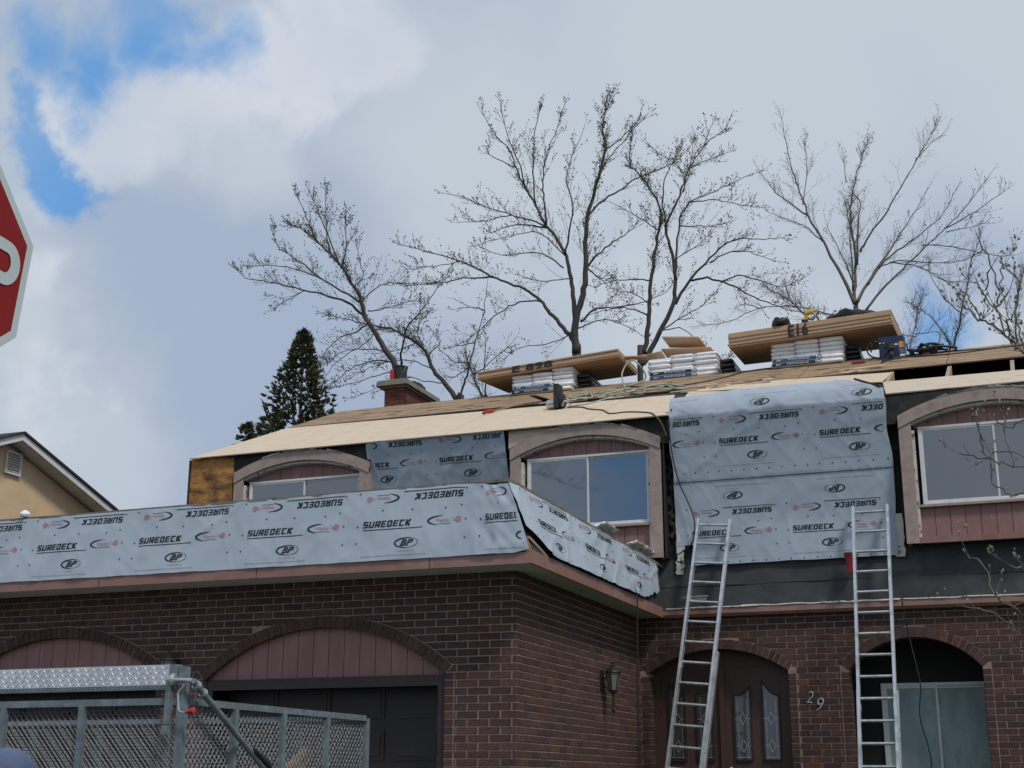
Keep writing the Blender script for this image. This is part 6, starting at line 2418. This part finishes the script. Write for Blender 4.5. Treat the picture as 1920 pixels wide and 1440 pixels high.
        (0.05, [(-3.98, 36.05, 14.33), (-3.90, 35.57, 16.01), (-3.94, 35.08, 16.57)]),
        (0.03, [(-3.97, 36.18, 17.55), (-4.04, 36.39, 18.37)]),
        (0.03, [(-2.08, 35.88, 17.75), (-1.79, 36.28, 18.27), (-1.32, 36.68, 18.83)]),
    ],
    'G': [
        (0.07, [(-1.74, 37.93, 12.68), (-1.64, 37.64, 12.93), (-1.41, 37.34, 13.45), (-1.23, 37.05, 14.01), (-0.90, 36.76, 15.10), (-0.62, 36.46, 15.63)]),
        (0.04, [(-1.66, 38.06, 13.05), (-1.87, 37.41, 13.41), (-2.13, 36.77, 13.66), (-2.41, 36.12, 13.67)]),
        (0.035, [(-1.30, 38.01, 13.96), (-1.70, 37.81, 14.39), (-1.99, 37.61, 14.92), (-2.06, 37.41, 15.31)]),
        (0.03, [(-1.26, 37.82, 14.27), (-1.56, 37.93, 14.85), (-2.00, 38.03, 15.20)]),
    ],
    'H': [
        (0.05, [(-2.82, 36.89, 12.44), (-2.76, 37.43, 12.92), (-2.57, 37.96, 13.78), (-2.51, 38.50, 14.46), (-2.33, 39.03, 15.13)]),
        (0.025, [(-2.52, 36.85, 13.12), (-3.00, 37.38, 13.46), (-3.20, 37.90, 13.84)]),
        (0.025, [(-2.51, 36.83, 13.18), (-2.04, 36.36, 13.04), (-1.64, 35.89, 12.73)]),
        (0.025, [(-2.42, 37.20, 14.02), (-2.59, 35.72, 13.74)]),
    ],
    'K': [
        (0.06, [(-0.02, 34.99, 11.21), (-0.01, 34.85, 11.84), (0.04, 34.71, 12.80), (0.20, 34.58, 13.42), (0.41, 34.44, 14.02)]),
        (0.03, [(0.03, 34.86, 12.51), (-0.17, 35.73, 13.15), (-0.18, 36.61, 13.92)]),
    ],
    'L': [
        (0.06, [(-4.41, 33.03, 12.06), (-4.73, 32.94, 12.63), (-5.07, 32.86, 13.04), (-5.36, 32.77, 13.28), (-5.74, 32.69, 13.53)]),
        (0.03, [(-4.16, 33.03, 12.71), (-5.04, 32.70, 12.93), (-5.84, 32.37, 12.87), (-6.54, 32.04, 12.51), (-7.14, 31.71, 12.36)]),
        (0.03, [(-4.80, 33.13, 12.79), (-5.19, 34.42, 13.63)]),
        (0.025, [(-5.10, 33.06, 13.11), (-5.04, 31.51, 13.03)]),
        (0.025, [(-5.96, 33.01, 13.09), (-6.21, 32.63, 13.11), (-6.41, 32.24, 12.89)]),
    ],
    'M': [
        (0.05, [(0.20, 13.02, 5.18), (0.05, 13.05, 5.41), (-0.05, 13.08, 5.55), (-0.15, 13.11, 5.70), (-0.26, 13.14, 5.79), (-0.34, 13.17, 5.83), (-0.43, 13.19, 5.95)]),
        (0.028, [(-0.10, 13.06, 5.61), (-0.15, 13.16, 5.91), (-0.10, 13.26, 6.11), (-0.06, 13.35, 6.38)]),
        (0.024, [(-0.14, 13.05, 5.83), (-0.24, 13.19, 6.10), (-0.33, 13.34, 6.25)]),
        (0.024, [(-0.10, 12.91, 5.99), (-0.18, 12.94, 6.36), (-0.24, 12.97, 6.55)]),
        (0.024, [(0.07, 13.09, 5.39), (0.03, 13.10, 5.61), (0.02, 13.10, 5.83), (0.06, 13.11, 6.08), (0.03, 13.12, 6.22)]),
        (0.02, [(-0.05, 13.08, 5.55), (-0.07, 12.89, 5.66), (-0.01, 12.69, 5.68)]),
        (0.02, [(-0.23, 12.99, 6.04), (-0.17, 12.80, 6.17)]),
        (0.02, [(-0.30, 13.01, 5.76), (-0.39, 13.03, 6.01), (-0.45, 13.06, 6.09)]),
        (0.02, [(-0.15, 12.90, 5.83), (-0.02, 12.77, 5.94)]),
        (0.035, [(0.32, 13.26, 3.14), (0.02, 13.31, 3.23), (-0.26, 13.37, 3.16), (-0.43, 13.42, 3.29), (-0.48, 13.48, 3.54), (-0.62, 13.53, 3.66)]),
        (0.02, [(0.02, 13.35, 3.24), (-0.09, 13.14, 3.43), (-0.24, 12.93, 3.45)]),
        (0.02, [(0.27, 13.36, 2.69), (-0.03, 13.27, 2.71), (-0.27, 13.18, 2.74), (-0.25, 13.09, 2.91), (-0.44, 13.00, 3.05), (-0.57, 12.91, 3.09)]),
        (0.015, [(-0.26, 13.32, 2.94), (-0.19, 13.11, 3.05), (-0.34, 12.90, 3.13)]),
        (0.02, [(0.31, 13.20, 4.38), (0.09, 13.27, 4.36), (-0.23, 13.35, 4.46), (-0.37, 13.42, 4.53), (-0.61, 13.50, 4.62)]),
        (0.012, [(-0.36, 13.24, 4.49), (-0.39, 13.11, 4.62), (-0.40, 12.97, 4.69)]),
        (0.012, [(-0.14, 13.40, 4.43), (-0.17, 13.45, 4.68), (-0.19, 13.50, 4.95)]),
        (0.012, [(0.09, 13.26, 4.36), (-0.13, 13.41, 4.56), (-0.32, 13.57, 4.61)]),
        (0.02, [(0.27, 13.31, 3.96), (-0.03, 13.32, 4.13), (-0.23, 13.33, 4.18), (-0.34, 13.34, 4.31)]),
        (0.014, [(0.35, 13.24, 4.73), (0.04, 13.34, 4.84), (-0.15, 13.45, 4.83), (-0.25, 13.55, 4.91)]),
    ],
}


def grow(key, name, label, cat, group, bark, budm, r_scale=1.0, twig_r=.006, twig_n=1.0, bud_n=1.0, bud_s=.03, trunk_to_ground=True, seed=1, up=.35, tlen=(.25, .8)):
    rr = random.Random(seed)
    limbs = TREES[key]
    b0 = limbs[0][1][0]
    t = thing(name, (b0[0], b0[1], 0), label, cat, group)
    twigs, buds = MB(), MB()

    def bud(p, d):
        s = bud_s * rr.uniform(.6, 1.5)
        d = (d + Vector((rr.uniform(-.6, .6), rr.uniform(-.6, .6), rr.uniform(-.2, .6)))).normalized()
        a = d.orthogonal().normalized()
        b = d.cross(a)
        q = p + d * s * .5
        buds.add([p, q + a * s * .28, q + b * s * .28, q - a * s * .28, q - b * s * .28, p + d * s], [(0, 2, 1), (0, 3, 2), (0, 4, 3), (0, 1, 4), (1, 2, 5), (2, 3, 5), (3, 4, 5), (4, 1, 5)])

    def twig(p, d, L, r, depth):
        n = 4 if depth == 0 else 3
        pts = [p]
        dd = d.copy()
        for i in range(n):
            dd = (dd + Vector((rr.uniform(-.11, .11), rr.uniform(-.11, .11), rr.uniform(-.06, .06) + up * .28))).normalized()
            pts.append(pts[-1] + dd * L / n)
        twigs.tube(pts, [r * (1 - .75 * i / n) for i in range(n + 1)], 3, False)
        if depth < 2 and L > .12:
            k = int(rr.uniform(2, 4.2) * (1 if depth == 0 else .55))
            for _ in range(k):
                i = rr.randrange(1, n + 1)
                side = dd.cross(Vector((rr.uniform(-1, 1), rr.uniform(-1, 1), rr.uniform(-1, 1)))).normalized()
                twig(pts[i], (dd * 1.0 + side * .62).normalized(), L * rr.uniform(.35, .6), r * .6, depth + 1)
        nb = bud_n * (1.9 if depth < 2 else 1.1)
        for i in range(int(nb + rr.random())):
            j = rr.randrange(1, n + 1)
            bud(pts[j] if i else pts[-1], dd)

    for li, (w, P) in enumerate(limbs):
        P = [Vector(q) for q in P]
        if li == 0 and trunk_to_ground:
            f_ = P[0]
            P = [Vector((f_.x + (f_.x - P[1].x) * .8, f_.y, 0)), Vector((f_.x + (f_.x - P[1].x) * .5, f_.y, f_.z * .5))] + P
        S = smooth_path(P, 4)
        n = len(S)
        S = [S[0]] + [q + Vector((rr.uniform(-.02, .02), rr.uniform(-.03, .03), rr.uniform(-.02, .02))) for q in S[1:-1]] + [S[-1]]
        r0 = w * r_scale * (.86 if li == 0 else .62)
        r1 = max(.007, twig_r)
        rads = [r0 + (r1 - r0) * (i / (n - 1)) ** .65 for i in range(n)]
        m = MB()
        m.tube(S, rads, 7 if w > .08 else 5)
        m.build('trunk' if li == 0 else 'branch', bark, t, smooth=True)
        tl = sum((S[i + 1] - S[i]).length for i in range(n - 1))
        cnt = int(tl * 4.9 * twig_n)
        start = .45 if li == 0 and w > .1 else (.3 if w > .09 else .12)
        for _ in range(cnt):
            u = start + (1 - start) * rr.random() ** .85
            i = min(int(u * (n - 1)), n - 2)
            p = S[i].lerp(S[i + 1], rr.random())
            d = (S[i + 1] - S[i]).normalized()
            sdv = d.cross(Vector((rr.uniform(-1, 1), rr.uniform(-1, 1), rr.uniform(-1, 1)))).normalized()
            sdv.y *= .8
            L = rr.uniform(*tlen) * (1.5 - 1.05 * u) * (1.25 if rr.random() < .15 else 1)
            twig(p, (d * rr.uniform(.8, 1.4) + sdv * .75 + Vector((0, 0, up))).normalized(), L, min(twig_r, rads[i] * .8), 0)
        twig(S[-1], (S[-1] - S[-2]).normalized(), tlen[0] + .1, twig_r, 0)
    twigs.build('twigs', bark, t, kind='stuff')
    buds.build('leaf_buds', budm, t, kind='stuff')
    return t


GB = 'bare trees behind the roof'
grow('A', 'bare_tree', 'bare budding tree leaning left behind the chimney', 'tree', GB, M_bark, M_bud, 1, .0068, 1.25, 1.2, .042, seed=11, up=.30, tlen=(.22, .62))
grow('B', 'bare_tree', 'arching bare tree bending left over the ridge, right of the chimney', 'tree', GB, M_bark, M_bud, 1, .0068, 1.25, 1.2, .042, seed=12, up=.15, tlen=(.22, .6))
grow('C', 'bare_tree', 'tallest bare budding tree, rising behind the left plywood stack', 'tree', GB, M_bark, M_bud, 1, .0068, 1.1, 1.2, .042, seed=13, up=.32, tlen=(.22, .65))
grow('D', 'bare_tree', 'small bare tree with a snapped trunk left of the left plywood', 'tree', GB, M_bark, M_bud, 1, .0068, 0.9, 1.0, .034, seed=14, up=.1, tlen=(.2, .5))
grow('E', 'bare_tree', 'twin trunk bare tree behind the middle shingle pile', 'tree', GB, M_bark, M_bud, 1, .0068, 1.1, 1.2, .042, seed=15, up=.25, tlen=(.22, .65))
grow('F', 'bare_tree', 'spreading grey bare tree behind the right plywood stack', 'tree', GB, M_barkg, M_bark, .95, .006, 1.25, .45, .035, seed=16, up=.25, tlen=(.25, .7))
grow('G', 'bare_tree', 'thin forked bare tree right of the navy box', 'tree', GB, M_barkg, M_bark, 1, .006, 1.2, .4, .026, seed=17, tlen=(.25, .8))
grow('H', 'bare_tree', 'slender bare sapling directly above the navy box', 'tree', GB, M_barkg, M_bark, 1, .006, 1.2, .4, .026, seed=18, tlen=(.25, .9))
grow('K', 'bare_tree', 'thin bare tree at the far right edge behind the roof', 'tree', GB, M_barkg, M_bark, 1, .006, 1.3, .4, .026, seed=19, tlen=(.25, .8))
grow('L', 'bare_tree', 'low leaning bare tree left of the right plywood stack', 'tree', GB, M_barkg, M_bark, 1, .006, 1.4, .4, .026, seed=20, up=.2, tlen=(.25, .7))
grow('M', 'magnolia_tree', 'near magnolia with fuzzy buds reaching in from the right edge', 'tree', None, M_barkg, M_magbud, .55, .005, .65, .5, .045, seed=21, up=.45, tlen=(.10, .30))

# the same kind of tree stands across the street and shows as a reflection in the upstairs panes
src = bpy.data.objects['bare_tree.002']
cp_ = src.copy()
COL.objects.link(cp_)
cp_['label'] = 'bare street tree across the road, mirrored in the middle dormer panes'
del cp_['group']
for ch in list(src.children):
    c2 = ch.copy()
    COL.objects.link(c2)
    c2.parent = cp_
    c2.matrix_parent_inverse = ch.matrix_parent_inverse.copy()
cp_.rotation_euler = (0, 0, pi)
cp_.location = (-20.5, -11, 0)

# cedar
cb = Vector((-15.52, 27.0, 0))
t = thing('cedar_tree', cb, 'dark green pointed cedar behind the left end of the roof', 'tree')
m = MB()
m.tube([cb, cb + Vector((0, 0, 11.7))], [.16, .015], 7)
m.build('trunk', M_bark, t)
rr = random.Random(31)
fol = MB()
H0, H1 = 4.0, 11.72
for _ in range(6500):
    q = rr.random() ** .75
    z = H1 - q * (H1 - H0)
    hgt = (H1 - z)
    rad = min(.07 + hgt * .57, 1.35) * (.88 + .35 * noise.noise((z * 1.4, _ * .0, 3)))
    a = rr.uniform(0, 2 * pi)
    lob = .78 + .40 * noise.noise((cos(a) * 1.6, sin(a) * 1.6, z * 1.3))
    r = rad * lob * rr.uniform(.25, 1.0) ** .6
    c = Vector((cb.x + r * cos(a), cb.y + r * sin(a), z))
    out = Vector((cos(a), sin(a), rr.uniform(.3, 1.1))).normalized()
    for _k in range(5):
        d = (out + Vector((rr.uniform(-.7, .7), rr.uniform(-.7, .7), rr.uniform(-.4, .7)))).normalized()
        L = rr.uniform(.06, .15)
        s = d.orthogonal().normalized()
        s = (s * cos(_k * 1.9) + d.cross(s) * sin(_k * 1.9)) * L * .22
        p = c + d * L * .3
        fol.add([c, p + s, p + d * L * .8, p - s], [(0, 1, 2, 3)])
fol.build('foliage', M_cedar, t, kind='stuff')
for (x, z, L_) in ((-16.25, 8.9, .8), (-16.7, 8.6, .9)):
    pass
t = thing('cedar_tree', (-16.6, 26.4, 0), 'low ragged cedar top peeping above the roof corner', 'tree')
m = MB()
m.tube([(-16.6, 26.4, 0), (-16.45, 26.4, 9.2)], [.10, .012], 6)
m.build('trunk', M_bark, t)
fol = MB()
for _ in range(420):
    q = rr.random()
    z = 9.42 - q * 3.0
    r = (.08 + q * 1.1) * rr.uniform(.2, 1)
    a = rr.uniform(0, 2 * pi)
    c = Vector((-16.5 + r * cos(a), 26.4 + r * sin(a), z))
    for _k in range(5):
        d = Vector((cos(a) + rr.uniform(-.7, .7), sin(a) + rr.uniform(-.7, .7), rr.uniform(0, 1.2))).normalized()
        L = rr.uniform(.07, .17)
        s = d.orthogonal().normalized() * L * .26
        fol.add([c, c + d * L * .4 + s, c + d * L, c + d * L * .4 - s], [(0, 1, 2, 3)])
fol.build('foliage', M_cedar, t, kind='stuff')
